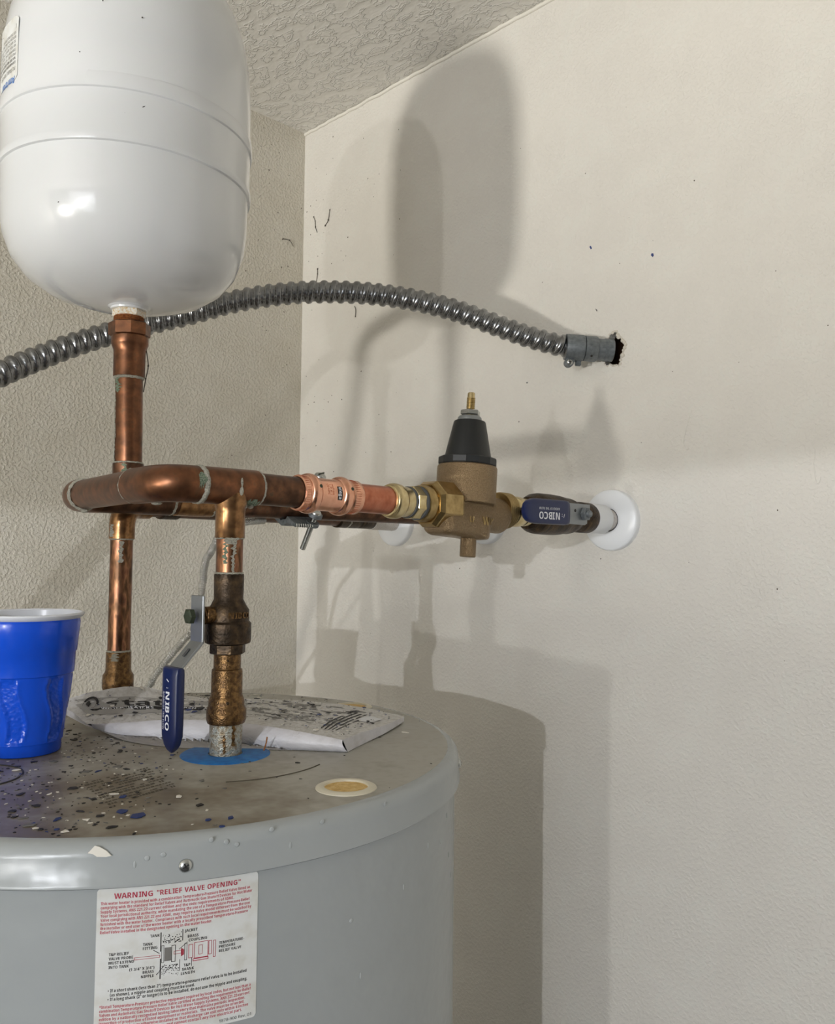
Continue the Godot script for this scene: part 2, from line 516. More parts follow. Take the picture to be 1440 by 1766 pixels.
# ---------------------------------------------------------------- shared bits
func bez(a: Vector3, b: Vector3, c: Vector3, k := 12) -> PackedVector3Array:
	var out := PackedVector3Array()
	for i in k + 1:
		var t := float(i) / k
		out.append(a * (1 - t) * (1 - t) + b * 2 * t * (1 - t) + c * t * t)
	return out

func smooth_path(pts: Array, step: float) -> PackedVector3Array:
	var cv := Curve3D.new()
	cv.bake_interval = step
	for i in pts.size():
		var t: Vector3 = (pts[mini(i + 1, pts.size() - 1)] - pts[maxi(i - 1, 0)]) / 6.0
		cv.add_point(pts[i], -t, t)
	return cv.get_baked_points()

func solder(o: Vector3, axis: Vector3, r: float, parent: Node3D, wide := 0.0022, seed_ := 1) -> void:
	var m := M.new()
	m.lathe([Vector2(r - 0.0012, -wide), Vector2(r + 0.0003, -wide * 0.6), Vector2(r + 0.0007, 0), Vector2(r + 0.0003, wide * 0.6), Vector2(r - 0.0012, wide)], o, axis, 40, 0, 0.0006)
	part("solder_joint", m, mats["solder"], parent)

func screw_head(m: M, o: Vector3, d: Vector3, r: float) -> void:
	m.lathe([Vector2(r, 0), Vector2(r, 0.0006), Vector2(r * 0.92, r * 0.32), Vector2(r * 0.7, r * 0.52), Vector2(r * 0.35, r * 0.62), Vector2(0, r * 0.64)], o, d, 28)

func cross_slot(o: Vector3, d: Vector3, r: float, turn: float, parent: Node3D) -> void:
	var m := M.new()
	var fr := M.frame(d.normalized())
	for k in 2:
		var a := turn + k * PI / 2
		var x: Vector3 = fr[0] * cos(a) + fr[1] * sin(a)
		var b := Basis(x, d.normalized(), x.cross(d.normalized()))
		m.box(Transform3D(b, o + d.normalized() * r * 0.56), Vector3(r * 1.0, r * 0.2, r * 0.24), 0.0001)
	part("cross_slot", m, mats["black_print"], parent, "dark cross recess")

func threads(m: M, a: Vector3, b: Vector3, r: float, pitch: float, depth: float) -> void:
	var l := a.distance_to(b)
	var prof := [Vector2(0, 0)]
	var k := int(l / pitch)
	for i in k:
		prof.append(Vector2(r - depth, i * pitch)); prof.append(Vector2(r, (i + 0.4) * pitch)); prof.append(Vector2(r, (i + 0.6) * pitch))
	prof.append(Vector2(r - depth, l)); prof.append(Vector2(0, l))
	m.lathe(prof, a, b - a, 36)

# ---------------------------------------------------------------- main
func _ready() -> void:
	rng.seed = 20240
	# camera
	var cam := Camera3D.new()
	cam.name = "camera"
	add_child(cam)
	var fwd0 := Vector3(0.70552, 0, -0.70869)
	var right0 := Vector3(0.70869, 0, 0.70552)
	var pitch := 0.0433
	var fwd := fwd0 * cos(pitch) + Vector3.UP * sin(pitch)
	var up0 := Vector3.UP * cos(pitch) - fwd0 * sin(pitch)
	var roll := 0.0113
	cam.transform = Transform3D(Basis(right0 * cos(roll) + up0 * sin(roll), up0 * cos(roll) - right0 * sin(roll), -fwd), Vector3(0, 1.614, 0))
	cam.fov = 62.07
	cam.near = 0.02
	cam.far = 30.0
	cam.current = true
	# surroundings
	var env := Environment.new()
	env.background_mode = Environment.BG_SKY
	var sky := Sky.new()
	var pm := ProceduralSkyMaterial.new()
	pm.sky_top_color = c8(150, 180, 220)
	pm.sky_horizon_color = c8(214, 222, 230)
	pm.ground_bottom_color = c8(120, 118, 112)
	pm.ground_horizon_color = c8(190, 190, 186)
	sky.sky_material = pm
	env.sky = sky
	env.tonemap_mode = Environment.TONE_MAPPER_LINEAR
	env.tonemap_exposure = 1.0
	env.sdfgi_enabled = true
	env.ssao_enabled = true
	env.ssil_enabled = true
	var we := WorldEnvironment.new()
	we.name = "surroundings"
	we.environment = env
	add_child(we)
	make_materials()
	build_lights()
	build_room()
	build_light_blocker()
	build_heater()
	build_tank()
	build_pipes()
	build_riser_valve()
	build_main_line()
	build_reducing_valve()
	build_wall_valve()
	build_conduit()
	build_clamp()
	build_cup()
	build_booklet()
	build_litter()
	build_wall_marks()

func unseen_area_pane(called: String, c: Vector3, size: Vector2, col: Color, energy: float, glow: float) -> void:
	# an unseen glowing pane with its light on the far left wall, facing +x
	var p := M.new()
	p.box(Transform3D(Basis(), c), Vector3(0.012, size.y, size.x), 0.002)
	var g := mat(called + "_glow", c8(230, 232, 235), 0.4)
	g.emission_enabled = true
	g.emission = col
	g.emission_energy_multiplier = glow
	var o := struct(called, p, g)
	var f := M.new()
	var t := 0.05
	f.box(Transform3D(Basis(), c + Vector3(0.01, size.y / 2 + t / 2, 0)), Vector3(0.05, t, size.x + 2 * t), 0.004)
	f.box(Transform3D(Basis(), c + Vector3(0.01, -size.y / 2 - t / 2, 0)), Vector3(0.05, t, size.x + 2 * t), 0.004)
	f.box(Transform3D(Basis(), c + Vector3(0.01, 0, size.x / 2 + t / 2)), Vector3(0.05, size.y, t), 0.004)
	f.box(Transform3D(Basis(), c + Vector3(0.01, 0, -size.x / 2 - t / 2)), Vector3(0.05, size.y, t), 0.004)
	part("pane_frame", f, mats["trim_paint"], o)
	var l := AreaLight3D.new()
	l.name = called + "_light"
	l.area_size = size
	l.light_color = col
	l.light_energy = energy
	l.area_range = 12.0
	l.shadow_enabled = true
	l.transform = Transform3D(Basis(Vector3.UP, -PI / 2), c + Vector3(0.03, 0, 0))
	add_child(l)

func lamp(at: Vector3, aim: Vector3, col: Color, energy: float, size: float, cone: float, blend: float, label: String) -> void:
	var d := (aim - at).normalized()
	var o := thing("unseen_lamp", label, "lamp", at - d * 0.02)  # lamp out of view, placed for the shadows it casts on the wall
	var s := M.new()
	s.lathe([Vector2(0.012, -0.07), Vector2(0.03, -0.06), Vector2(0.05, -0.02), Vector2(0.06, 0.03), Vector2(0.058, 0.03), Vector2(0.047, -0.02), Vector2(0.026, -0.055), Vector2(0.0, -0.058)], at, d, 32)
	part("shade", s, mats["zinc_cast"], o)
	var st := M.new()
	st.rod(at - d * 0.068, Vector3(-4.2, at.y + 0.02, at.z), 0.008, 16)
	part("arm", st, mats["zinc_cast"], o)
	var b := M.new()
	b.blob(at, Vector3.ONE * size)
	var g := mat("bulb_glow%d" % names.get("unseen_lamp", 0), Color.WHITE, 0.3)
	g.emission_enabled = true
	g.emission = col
	g.emission_energy_multiplier = 4.0
	part("bulb", b, g, o)
	var l := SpotLight3D.new()
	l.name = "unseen_lamp_light"
	l.light_color = col
	l.light_energy = energy
	l.light_size = size
	l.spot_range = 12.0
	l.spot_angle = cone
	l.spot_angle_attenuation = blend
	l.spot_attenuation = 2.0
	l.shadow_enabled = true
	l.transform = Transform3D(Basis.looking_at(d), at + d * (size + 0.004))
	add_child(l)

func build_lights() -> void:
	unseen_area_pane("unseen_light_pane_1", Vector3(-4.19, 0.85, -0.24), Vector2(0.3, 0.32), c8(255, 251, 243), 14.5, 3.0)  # out of view, placed to light the upper wall and cast the tank shadow
	unseen_area_pane("unseen_light_pane_2", Vector3(-4.19, 1.2, 1.3), Vector2(2.2, 1.9), c8(240, 245, 252), 2.9, 0.42)  # out of view, gives broad soft light to the whole corner
	lamp(Vector3(-4.05, 1.30, 1.03), Vector3(0.6, 1.6, -0.8), c8(250, 249, 247), 2.7, 0.035, 34.0, 0.2, "unseen small lamp low on the left, placed to cast the outer heater shadow")  # unseen lamp, set where the outer heater shadow needs it
	# unseen lamp; cone edge aimed to end along a level line on the wall
	var from := Vector3(-4.05, 2.15, 2.0)
	var edge := (Vector3(WX, 1.756, -0.45) - from).normalized()
	var side := edge.cross(Vector3.UP).normalized()
	lamp(from, from + edge.rotated(side, deg_to_rad(-60.0)), c8(246, 249, 255), 7.9, 0.014, 60.0, 0.01, "unseen small lamp high on the left, placed to light the lower wall")

func build_light_blocker() -> void:
	# unseen box out of view, placed to keep the low pane's light off the lower wall
	var c := Vector3(-2.41, 0, -0.09)
	var o := thing("unseen_light_blocker", "unseen grey box behind the camera, placed to keep light off the lower wall", "blocker", c)
	var m := M.new()
	m.box(Transform3D(Basis(), c + Vector3(0, 0.58, 0)), Vector3(0.5, 1.06, 0.98), 0.006)
	m.box(Transform3D(Basis(), c + Vector3(0, 0.025, 0)), Vector3(0.44, 0.05, 0.92), 0.002)
	m.box(Transform3D(Basis(), c + Vector3(0, 1.127, 0)), Vector3(0.54, 0.034, 1.02), 0.006)
	part("carcass", m, mats["zinc_cast"], o)
	for k in 2:
		m = M.new()
		m.box(Transform3D(Basis(), c + Vector3(0.256, 0.58, -0.243 + 0.486 * k)), Vector3(0.018, 1.0, 0.474), 0.004)
		var d := part("door", m, mats["zinc_cast"], o)
		m = M.new()
		m.box(Transform3D(Basis(), c + Vector3(0.275, 0.72, -0.06 + 0.12 * k)), Vector3(0.02, 0.14, 0.012), 0.004)
		part("handle", m, mats["lever_steel"], d)

# ---------------------------------------------------------------- room
func build_room() -> void:
	var x0 := -4.2
	var z1 := 3.6
	# right wall with the ragged hole that the conduit enters
	var hc := Vector2(1.8915, -0.6360) # y, z
	var hole: Array[Vector2] = []
	var na := 40
	for i in na:
		var a := TAU * i / na
		hole.append(hc + Vector2(sin(a) * 0.0220, cos(a) * 0.0165) * (1.0 + 0.10 * sin(a * 5.0 + 0.6) + 0.06 * sin(a * 11.0)))
	var m := M.new()
	var y0 := 0.0
	var lo := Vector2(y0, WZ)
	var hi := Vector2(CEIL, z1)
	var outer: Array[Vector2] = []
	for i in na:
		var a := TAU * i / na
		var d := Vector2(sin(a), cos(a))
		var t := 1e9
		if absf(d.x) > 1e-6: t = minf(t, ((hi.x if d.x > 0 else lo.x) - hc.x) / d.x)
		if absf(d.y) > 1e-6: t = minf(t, ((hi.y if d.y > 0 else lo.y) - hc.y) / d.y)
		outer.append(hc + d * t)
	for i in na:
		var j := (i + 1) % na
		var q := [Vector3(WX, hole[i].x, hole[i].y), Vector3(WX, hole[j].x, hole[j].y), Vector3(WX, outer[j].x, outer[j].y), Vector3(WX, outer[i].x, outer[i].y)]
		m.quad(q[0], q[1], q[2], q[3], Vector3.LEFT)
		# a rect corner between the two rays
		for cn in [Vector2(lo.x, lo.y), Vector2(lo.x, hi.y), Vector2(hi.x, lo.y), Vector2(hi.x, hi.y)]:
			var on_i := absf(outer[i].x - cn.x) < 1e-5 or absf(outer[i].y - cn.y) < 1e-5
			var on_j := absf(outer[j].x - cn.x) < 1e-5 or absf(outer[j].y - cn.y) < 1e-5
			var diff := absf(outer[i].x - outer[j].x) > 1e-5 and absf(outer[i].y - outer[j].y) > 1e-5
			if on_i and on_j and diff:
				m.flat(q[2], q[3], Vector3(WX, cn.x, cn.y), Vector3.LEFT)
		# thickness of the board around the hole
		var back := Vector3(0.014, 0, 0)
		m.quad(q[0], q[1], q[1] + back, q[0] + back, Vector3(0, hc.x - hole[i].x, hc.y - hole[i].y))
	# outside face and edges
	var xb := WX + 0.11
	m.quad(Vector3(xb, 0, WZ), Vector3(xb, CEIL, WZ), Vector3(xb, CEIL, z1), Vector3(xb, 0, z1), Vector3.RIGHT)
	m.quad(Vector3(WX, CEIL, WZ), Vector3(xb, CEIL, WZ), Vector3(xb, CEIL, z1), Vector3(WX, CEIL, z1), Vector3.UP)
	m.quad(Vector3(WX, 0, WZ), Vector3(xb, 0, WZ), Vector3(xb, 0, z1), Vector3(WX, 0, z1), Vector3.DOWN)
	m.quad(Vector3(WX, 0, z1), Vector3(xb, 0, z1), Vector3(xb, CEIL, z1), Vector3(WX, CEIL, z1), Vector3.BACK)
	m.quad(Vector3(WX, 0, WZ), Vector3(xb, 0, WZ), Vector3(xb, CEIL, WZ), Vector3(WX, CEIL, WZ), Vector3.FORWARD)
	var wr := struct("wall_right", m, mats["wall_paint"])
	# dark cavity inside the wall, and the crumbled rim of the hole
	var cv := M.new()
	cv.box(Transform3D(Basis(), Vector3(WX + 0.065, hc.x, hc.y)), Vector3(0.006, 0.12, 0.12), 0.001)
	part("cavity", cv, mats["dark_hole"], wr)
	var rim := M.new()
	for i in na:
		var a := TAU * i / na
		var k := (0.55 if i > na * 0.25 and i < na * 0.85 else 1.0)
		rim.blob(Vector3(WX - 0.0004, hole[i].x + sin(a) * 0.0012, hole[i].y + cos(a) * 0.0012), Vector3(0.0013, 0.0026, 0.0026) * (0.5 + 0.9 * rng.randf()) * k, Basis(Vector3.RIGHT, rng.randf() * 3.0), 6)
	part("hole_rim", rim, mats["plaster_crumb"], wr, "crumbled plaster edge of the hole")
	var b := M.new()
	b.box(Transform3D(Basis(), Vector3((x0 + WX) / 2, CEIL / 2, WZ - 0.055)), Vector3(WX - x0 + 0.22, CEIL, 0.11))
	struct("wall_back", b, mats["back_wall_paint"])
	var l := M.new()
	l.box(Transform3D(Basis(), Vector3(x0 - 0.055, CEIL / 2, (WZ + z1) / 2)), Vector3(0.11, CEIL, z1 - WZ))
	struct("wall_left", l, mats["unseen_dark_wall"])
	var f := M.new()
	f.box(Transform3D(Basis(), Vector3((x0 + WX) / 2, CEIL / 2, z1 + 0.055)), Vector3(WX - x0 + 0.22, CEIL, 0.11))
	struct("wall_front", f, mats["unseen_dark_wall"])
	var c := M.new()
	c.box(Transform3D(Basis(), Vector3((x0 + WX) / 2, CEIL + 0.06, (WZ + z1) / 2)), Vector3(WX - x0 + 0.22, 0.12, z1 - WZ + 0.22))
	struct("ceiling", c, mats["ceiling_paint"])
	var fl := M.new()
	fl.box(Transform3D(Basis(), Vector3((x0 + WX) / 2, -0.06, (WZ + z1) / 2)), Vector3(WX - x0 + 0.22, 0.12, z1 - WZ + 0.22))
	struct("floor", fl, mats["unseen_dark_floor"])
	# the wavy bead of filler in the corner of ceiling and right wall
	var cb := M.new()
	var path := PackedVector3Array()
	var nz := noise(3.0, FastNoiseLite.TYPE_SIMPLEX_SMOOTH, 3, 81)
	for i in 121:
		var z := lerpf(WZ, -0.2, i / 120.0)
		path.append(Vector3(WX - 0.0005 - 0.0012 * absf(nz.get_noise_1d(z * 3.0)), CEIL - 0.0025 - 0.003 * absf(nz.get_noise_1d(z * 5.0 + 9.0)), z))
	cb.tube(path, 0.0032, 10)
	struct("trim_1", cb, mats["trim_paint"])

# ---------------------------------------------------------------- water heater
func cyl_at(deg: float, y: float, r: float) -> Vector3:
	var a := deg_to_rad(deg)
	return Vector3(HX + r * cos(a), y, HZ + r * sin(a))

func build_heater() -> void:
	var o := thing("water_heater", "large round grey enamelled water heater with a warning label on its front", "water heater", Vector3(HX, 0, HZ))
	var axis := Vector3(HX, 0, HZ)
	var j := M.new()
	j.lathe([Vector2(0, 0.03), Vector2(0.255, 0.03), Vector2(0.2655, 0.04), Vector2(0.2655, 1.4120)], axis, Vector3.UP, 128)
	part("jacket", j, mats["grey_enamel"], o)
	var l := M.new()
	l.lathe([Vector2(0.2655, 1.4095), Vector2(0.2685, 1.4095), Vector2(0.2700, 1.4105), Vector2(0.2700, 1.4125), Vector2(0.2690, 1.4140), Vector2(0.2690, 1.4280), Vector2(0.2680, 1.4325), Vector2(0.2655, 1.4355), Vector2(0.2625, 1.4368), Vector2(0.2590, TOP)], axis, Vector3.UP, 128)
	var lid := part("lid", l, mats["grey_enamel"], o, "lid with a rolled rim and a skirt")
	# dusty top face with planar texture coordinates
	var t := M.new()
	var rings := [0.0, 0.06, 0.12, 0.18, 0.23, 0.259]
	for i in rings.size() - 1:
		for k in 96:
			var a := TAU * k / 96
			var b := TAU * (k + 1) / 96
			var p := []
			var u := []
			for q in [[rings[i], a], [rings[i], b], [rings[i + 1], b], [rings[i + 1], a]]:
				p.append(Vector3(HX + q[0] * cos(q[1]), TOP, HZ + q[0] * sin(q[1])))
				u.append(Vector2(0.5 + q[0] * cos(q[1]) / 0.54, 0.5 + q[0] * sin(q[1]) / 0.54))
			t.tri(p[0], p[1], p[2], Vector3.UP, Vector3.UP, Vector3.UP, u[0], u[1], u[2])
			t.tri(p[0], p[2], p[3], Vector3.UP, Vector3.UP, Vector3.UP, u[0], u[2], u[3])
	part("lid_top", t, mats["lid_top"], lid, "dusty flat top of the lid")
	# screws in the skirt
	for e in [[115.2, 1.4197, 0.0042], [46.0, 1.4215, 0.0042], [200.0, 1.42, 0.0042], [290.0, 1.42, 0.0042]]:
		var s := M.new()
		var c := cyl_at(e[0], e[1], 0.2686)
		var d := (cyl_at(e[0], e[1], 1.0) - cyl_at(e[0], e[1], 0.0)).normalized()
		screw_head(s, c, d, e[2])
		var sc := part("screw", s, mats["zinc_bright"], lid, "domed steel screw")
		cross_slot(c, d, e[2], 0.5, sc)
	# drips of enamel on skirt and jacket
	var dr := M.new()
	for e in [[112.0, 1.4335, 1], [110.0, 1.431, 1], [108.6, 1.4285, 1], [118.0, 1.4275, 1], [120.0, 1.4262, 1], [103.8, 1.4345, 1], [101.0, 1.4222, 0], [121.5, 1.423, 0], [96.0, 1.433, 1], [84.0, 1.4335, 1], [70.0, 1.385, 0], [64.0, 1.38, 0], [90.0, 1.36, 1], [78.0, 1.366, 0], [58.0, 1.36, 0], [56.0, 1.34, 0], [60.0, 1.395, 0], [99.5, 1.30, 0], [88.0, 1.32, 0], [54.0, 1.372, 0], [52.0, 1.384, 0]]:
		var r := 0.2690 if e[1] > 1.4135 else 0.2655
		var d := Vector3(cos(deg_to_rad(e[0])), 0, sin(deg_to_rad(e[0])))
		dr.blob(cyl_at(e[0], e[1], r), Vector3(0.0004, 0.0022 if e[2] == 0 else 0.0016, 0.0009 if e[2] == 0 else 0.0017), Basis(d, Vector3.UP, d.cross(Vector3.UP)), 8)
	part("enamel_drips", dr, mats["enamel_drip"], o).set_meta("kind", "stuff")
	# ports in the lid
	port(Vector3(0.4135, TOP, -0.4868), 0.0205, o)
	port(Vector3(0.625, TOP, -0.728), 0.0205, o)
	# punched outline at the left, thin pressed groove round the nipple
	var g := M.new()
	var rp := PackedVector3Array()
	for i in 49:
		var a := TAU * i / 48
		rp.append(Vector3(0.2225 + 0.036 * cos(a), TOP + 0.0002, -0.700 + 0.036 * sin(a)))
	g.tube(rp, 0.0008, 6, false)
	part("knockout_ring", g, mats["black_print"], lid, "dark round knockout line")
	var sc2 := M.new()
	var sp := PackedVector3Array()
	for i in 21:
		var a := lerpf(122.0, 66.0, i / 20.0)
		sp.append(Vector3(0.404 + 0.0900 * cos(deg_to_rad(a)), TOP + 0.0001, -0.635 + 0.0900 * sin(deg_to_rad(a))))
	sc2.tube(sp, 0.0006, 6)
	part("scratch", sc2, mats["decal_ink"], lid, "dark curved scratch on the lid")
	# worn printed decal on the lid: rows of small print, running at a slant
	var dk := M.new()
	var ox := Vector3(0.2655, TOP, -0.5600)
	var ex := Vector3(0.0600, 0, -0.0110)
	var ey := Vector3(0.0100, 0, -0.0680)
	for i in 11:
		var f := (i + 0.5) / 11.0
		var x := 0.02
		while x < 0.96:
			var w := 0.02 + 0.05 * rng.randf()
			if rng.randf() < 0.74:
				var p := ox + ey * f + ex * x + Vector3(0, 0.00012, 0)
				var q := ex * minf(w, 0.98 - x)
				var hgt := ey * (0.035 if i % 3 else 0.052)
				dk.quad(p, p + q, p + q + hgt, p + hgt, Vector3.UP)
			x += w + 0.012
	part("worn_decal", dk, mats["decal_ink"], lid, "worn rows of small print")
	# blue ring under the cold nipple
	var gk := M.new()
	gk.lathe([Vector2(0.0145, 0.0), Vector2(0.0145, 0.0009), Vector2(0.0365, 0.0009), Vector2(0.0378, 0.0)], Vector3(0.404, TOP, -0.635), Vector3.UP, 56)
	part("gasket_ring", gk, mats["blue_gasket"], o, "flat blue ring round the pipe nipple")
	var gk2 := M.new()
	gk2.lathe([Vector2(0.0145, 0.0), Vector2(0.0145, 0.0009), Vector2(0.0365, 0.0009), Vector2(0.0378, 0.0)], Vector3(0.430, TOP, -0.892), Vector3.UP, 40)
	part("gasket_ring", gk2, mats["rust"], o, "red ring round the rear pipe nipple")
	build_warning_label(o)

func port(c: Vector3, r: float, o: Node3D) -> void:
	var m := M.new()
	m.lathe([Vector2(r * 1.12, -0.001), Vector2(r * 1.10, 0.0006), Vector2(r * 1.0, 0.0016), Vector2(r * 0.86, 0.0020), Vector2(r * 0.80, 0.0016), Vector2(r * 0.77, -0.0010)], c, Vector3.UP, 48)
	var p := part("port_ring", m, mats["port_ring"], o, "cream plastic ring of a lid port")
	var f := M.new()
	f.lathe([Vector2(r * 0.79, 0.0002), Vector2(r * 0.5, 0.0004), Vector2(0, 0.0005)], c, Vector3.UP, 40)
	part("port_plug", f, mats["port_foam"], p, "yellow foam in the port")

func build_warning_label(o: Node3D) -> void:
	var a0 := 126.1
	var r := 0.2655
	var top := 1.4088
	var wide := 0.0962
	var tall := 0.0900
	# x and y in millimetres from the top left corner of the label
	var place := func(x: float, y: float, z: float) -> Vector3:
		var a := deg_to_rad(a0) - x * 0.001 / r
		return Vector3(HX + (r + 0.0003 + z) * cos(a), top - y * 0.001, HZ + (r + 0.0003 + z) * sin(a))
	var m := M.new()
	var nx := 24
	var ny := 24
	var cr := 2.6
	var g := []
	for i in ny + 1:
		var row := []
		var y := lerpf(0.0, cr, i / 8.0) if i <= 8 else (lerpf(cr, tall * 1000.0 - cr, (i - 8) / 8.0) if i <= 16 else lerpf(tall * 1000.0 - cr, tall * 1000.0, (i - 16) / 8.0))
		var inset := 0.0
		if y < cr: inset = cr - sqrt(maxf(0.0, cr * cr - (cr - y) * (cr - y)))
		var yb := tall * 1000.0 - y
		if yb < cr: inset = cr - sqrt(maxf(0.0, cr * cr - (cr - yb) * (cr - yb)))
		for k in nx + 1:
			row.append(place.call(lerpf(inset, wide * 1000.0 - inset, float(k) / nx), y, 0.0))
		g.append(row)
	for i in ny:
		for k in nx:
			var out := Vector3(g[i][k].x - HX, 0, g[i][k].z - HZ).normalized()
			var out2 := Vector3(g[i][k + 1].x - HX, 0, g[i][k + 1].z - HZ).normalized()
			m.tri(g[i][k], g[i][k + 1], g[i + 1][k + 1], out, out2, out2)
			m.tri(g[i][k], g[i + 1][k + 1], g[i + 1][k], out, out2, out)
	var lab := part("warning_label", m, mats["label_paper"], o, "white warning label with red and black print")
	var red := M.new()
	var pink := M.new()
	var blk := M.new()
	var put := func(mm: M, s: String, x: float, y: float, size: float, w: float, bold: bool, align: int) -> void:
		mm.letters(s, size * 0.001, w * 0.001, bold, 0.0, func(px: float, py: float, pz: float) -> Vector3: return place.call(x + px * 1000.0, y - py * 1000.0, pz), align)
	put.call(red, "WARNING", 9.8, 6.4, 4.3, 22.2, true, 0)
	var red2 := M.new()
	put.call(red2, "\"RELIEF VALVE OPENING\"", 34.4, 6.2, 4.0, 50.4, true, 0)
	var para := ["This water heater is provided with a combination Temperature-Pressure Relief Valve listed as", "complying with the standard for Relief Valves and Automatic Gas Shutoff Devices for Hot Water", "Supply Systems, ANS Z21.22-current edition and the code requirements of ASME.", "Your local jurisdictional authority, while mandating the use of a Temperature-Pressure Relief", "Valve complying with ANS Z21.22 and ASME, may require a valve model different from the one", "furnished with the water heater.  Compliance with such local requirements must be satisfied by", "the installer or end user of the water heater with a locally prescribed Temperature-Pressure", "Relief Valve installed in the designated opening in the water heater."]
	var pw := [88.6, 90.0, 78.5, 88.4, 88.6, 89.6, 87.4, 65.2]
	for i in para.size():
		put.call(pink, para[i], 2.3, 9.7 + 2.42 * i, 2.35, pw[i], true, 0)
	var lines := [["TANK", 36.6, 31.0, 2], ["TANK", 27.0, 35.6, 0], ["FITTING", 27.0, 38.0, 0], ["T&P RELIEF", 7.6, 39.8, 0], ["VALVE PROBE", 7.6, 42.3, 0], ["MUST EXTEND", 7.6, 44.8, 0], ["INTO TANK", 7.6, 47.3, 0], ["(1 3/4\" X 3/4\")", 33.9, 49.6, 2], ["BRASS", 33.6, 52.0, 2], ["NIPPLE", 33.6, 54.5, 2], ["JACKET", 51.2, 30.3, 0], ["BRASS", 53.0, 33.8, 0], ["COUPLING", 53.6, 36.2, 0], ["TEMPERATURE-", 72.0, 40.8, 0], ["PRESSURE", 72.0, 43.2, 0], ["RELIEF VALVE", 72.0, 45.7, 0], ["T&P", 51.0, 50.8, 0], ["SHANK", 50.0, 53.2, 0], ["LENGTH", 49.4, 55.6, 0]]
	for e in lines:
		put.call(blk, e[0], e[1], e[2], 2.2, 0.0, true, e[3])
	put.call(blk, "\u2022 If a short shank (less than 2\") temperature-pressure relief valve is to be installed", 7.6, 61.0, 2.5, 82.0, true, 0)
	put.call(blk, "(as shown), a nipple and coupling must be used.", 8.8, 63.5, 2.5, 49.0, true, 0)
	put.call(blk, "\u2022 If a long shank (2\" or longer) is to be installed, do not use the nipple and coupling.", 7.6, 66.0, 2.5, 82.5, true, 0)
	var para2 := ["*Install Temperature-Pressure protective equipment required by local codes, but not less than a", "combination Temperature-Pressure Relief Valve certified as meeting the requirements for Relief", "Valves and Automatic Gas Shutoff Devices for Hot-Water Supply Systems, ANS Z21.22-current", "edition by a nationally recognized testing laboratory that maintains periodic inspection.", "inspection of production of listed equipment or materials.  The valve must be oriented,", "provided with tubing, or otherwise installed so that discharge can exit only within 6 inches", "above or below the structural floor, and cannot contact any live electrical part."]
	var pw2 := [89.4, 89.6, 88.8, 86.0, 85.6, 88.0, 84.0]
	for i in para2.size():
		put.call(pink, para2[i], 3.0, 70.2 + 2.36 * i, 2.35, pw2[i], true, 0)
	put.call(blk, "1878-900 Rev. 01", 93.0, 88.4, 2.3, 20.0, false, 2)
	# the diagram
	var bar := func(mm: M, x: float, y: float, w: float, h: float) -> void:
		mm.quad(place.call(x, y, 0.00012), place.call(x + w, y, 0.00012), place.call(x + w, y + h, 0.00012), place.call(x, y + h, 0.00012), place.call(x, y, 1.0) - place.call(x, y, 0.0))
	var ring := func(mm: M, x: float, y: float, w: float, h: float, t: float) -> void:
		bar.call(mm, x, y, w, t); bar.call(mm, x, y + h - t, w, t); bar.call(mm, x, y, t, h); bar.call(mm, x + w - t, y, t, h)
	bar.call(blk, 37.0, 28.6, 0.6, 11.4); bar.call(blk, 37.0, 44.2, 0.6, 12.0)
	bar.call(blk, 49.8, 28.2, 0.4, 6.8); bar.call(blk, 48.4, 46.0, 0.3, 7.0); bar.call(blk, 55.4, 46.0, 0.3, 5.0)
	for i in 70:
		var y := 28.8 + 6.4 * sqrt(rng.randf())
		bar.call(blk, 38.0 + 11.0 * rng.randf(), y, 0.25 + 0.7 * rng.randf() * (y - 28.0) / 6.0, 0.25 + 0.3 * rng.randf())
		y = 56.0 - 7.6 * sqrt(rng.randf())
		bar.call(blk, 38.0 + 9.8 * rng.randf(), y, 0.25 + 0.6 * rng.randf() * (57.0 - y) / 8.0, 0.25 + 0.3 * rng.randf())
	ring.call(blk, 37.8, 36.4, 1.5, 10.4, 0.25); ring.call(blk, 43.6, 37.0, 2.4, 10.0, 0.3); ring.call(blk, 51.2, 36.8, 1.6, 10.2, 0.3)
	var rd := M.new()
	var gp := M.new()
	bar.call(gp, 39.6, 38.0, 3.9, 8.0)
	for k in 10:
		bar.call(rd, 49.2 + 0.18 * k, 39.4 + 0.1 * k, 0.14, 5.0 - 0.2 * k)
	ring.call(rd, 22.0, 41.9, 15.0, 1.5, 0.25); ring.call(rd, 45.0, 40.6, 4.4, 2.0, 0.25)
	ring.call(rd, 53.6, 38.0, 2.6, 8.2, 0.3); ring.call(rd, 57.0, 37.2, 8.4, 9.6, 0.3); ring.call(rd, 59.6, 39.2, 2.4, 5.6, 0.25)
	ring.call(rd, 56.2, 46.8, 9.4, 1.6, 0.4); ring.call(rd, 65.6, 37.4, 2.0, 8.4, 0.3); ring.call(rd, 68.4, 37.6, 1.6, 10.2, 0.3)
	for k in 9:
		bar.call(blk, 33.0 + 0.4 * k, 38.6 + 0.26 * k, 0.5, 0.34); bar.call(blk, 52.4 - 0.55 * k, 36.2 + 0.42 * k, 0.6, 0.36); bar.call(blk, 35.0 + 0.55 * k, 53.0 - 0.62 * k, 0.65, 0.5)
	part("red_lettering", red, mats["red_print"], lab)
	part("red_lettering", red2, mats["red_print"], lab)
	part("small_red_lettering", pink, mats["pink_print"], lab)
	part("black_lettering", blk, mats["black_print"], lab)
	part("diagram_lines", rd, mats["red_print"], lab)
	part("diagram_fill", gp, mats["grey_print"], lab)

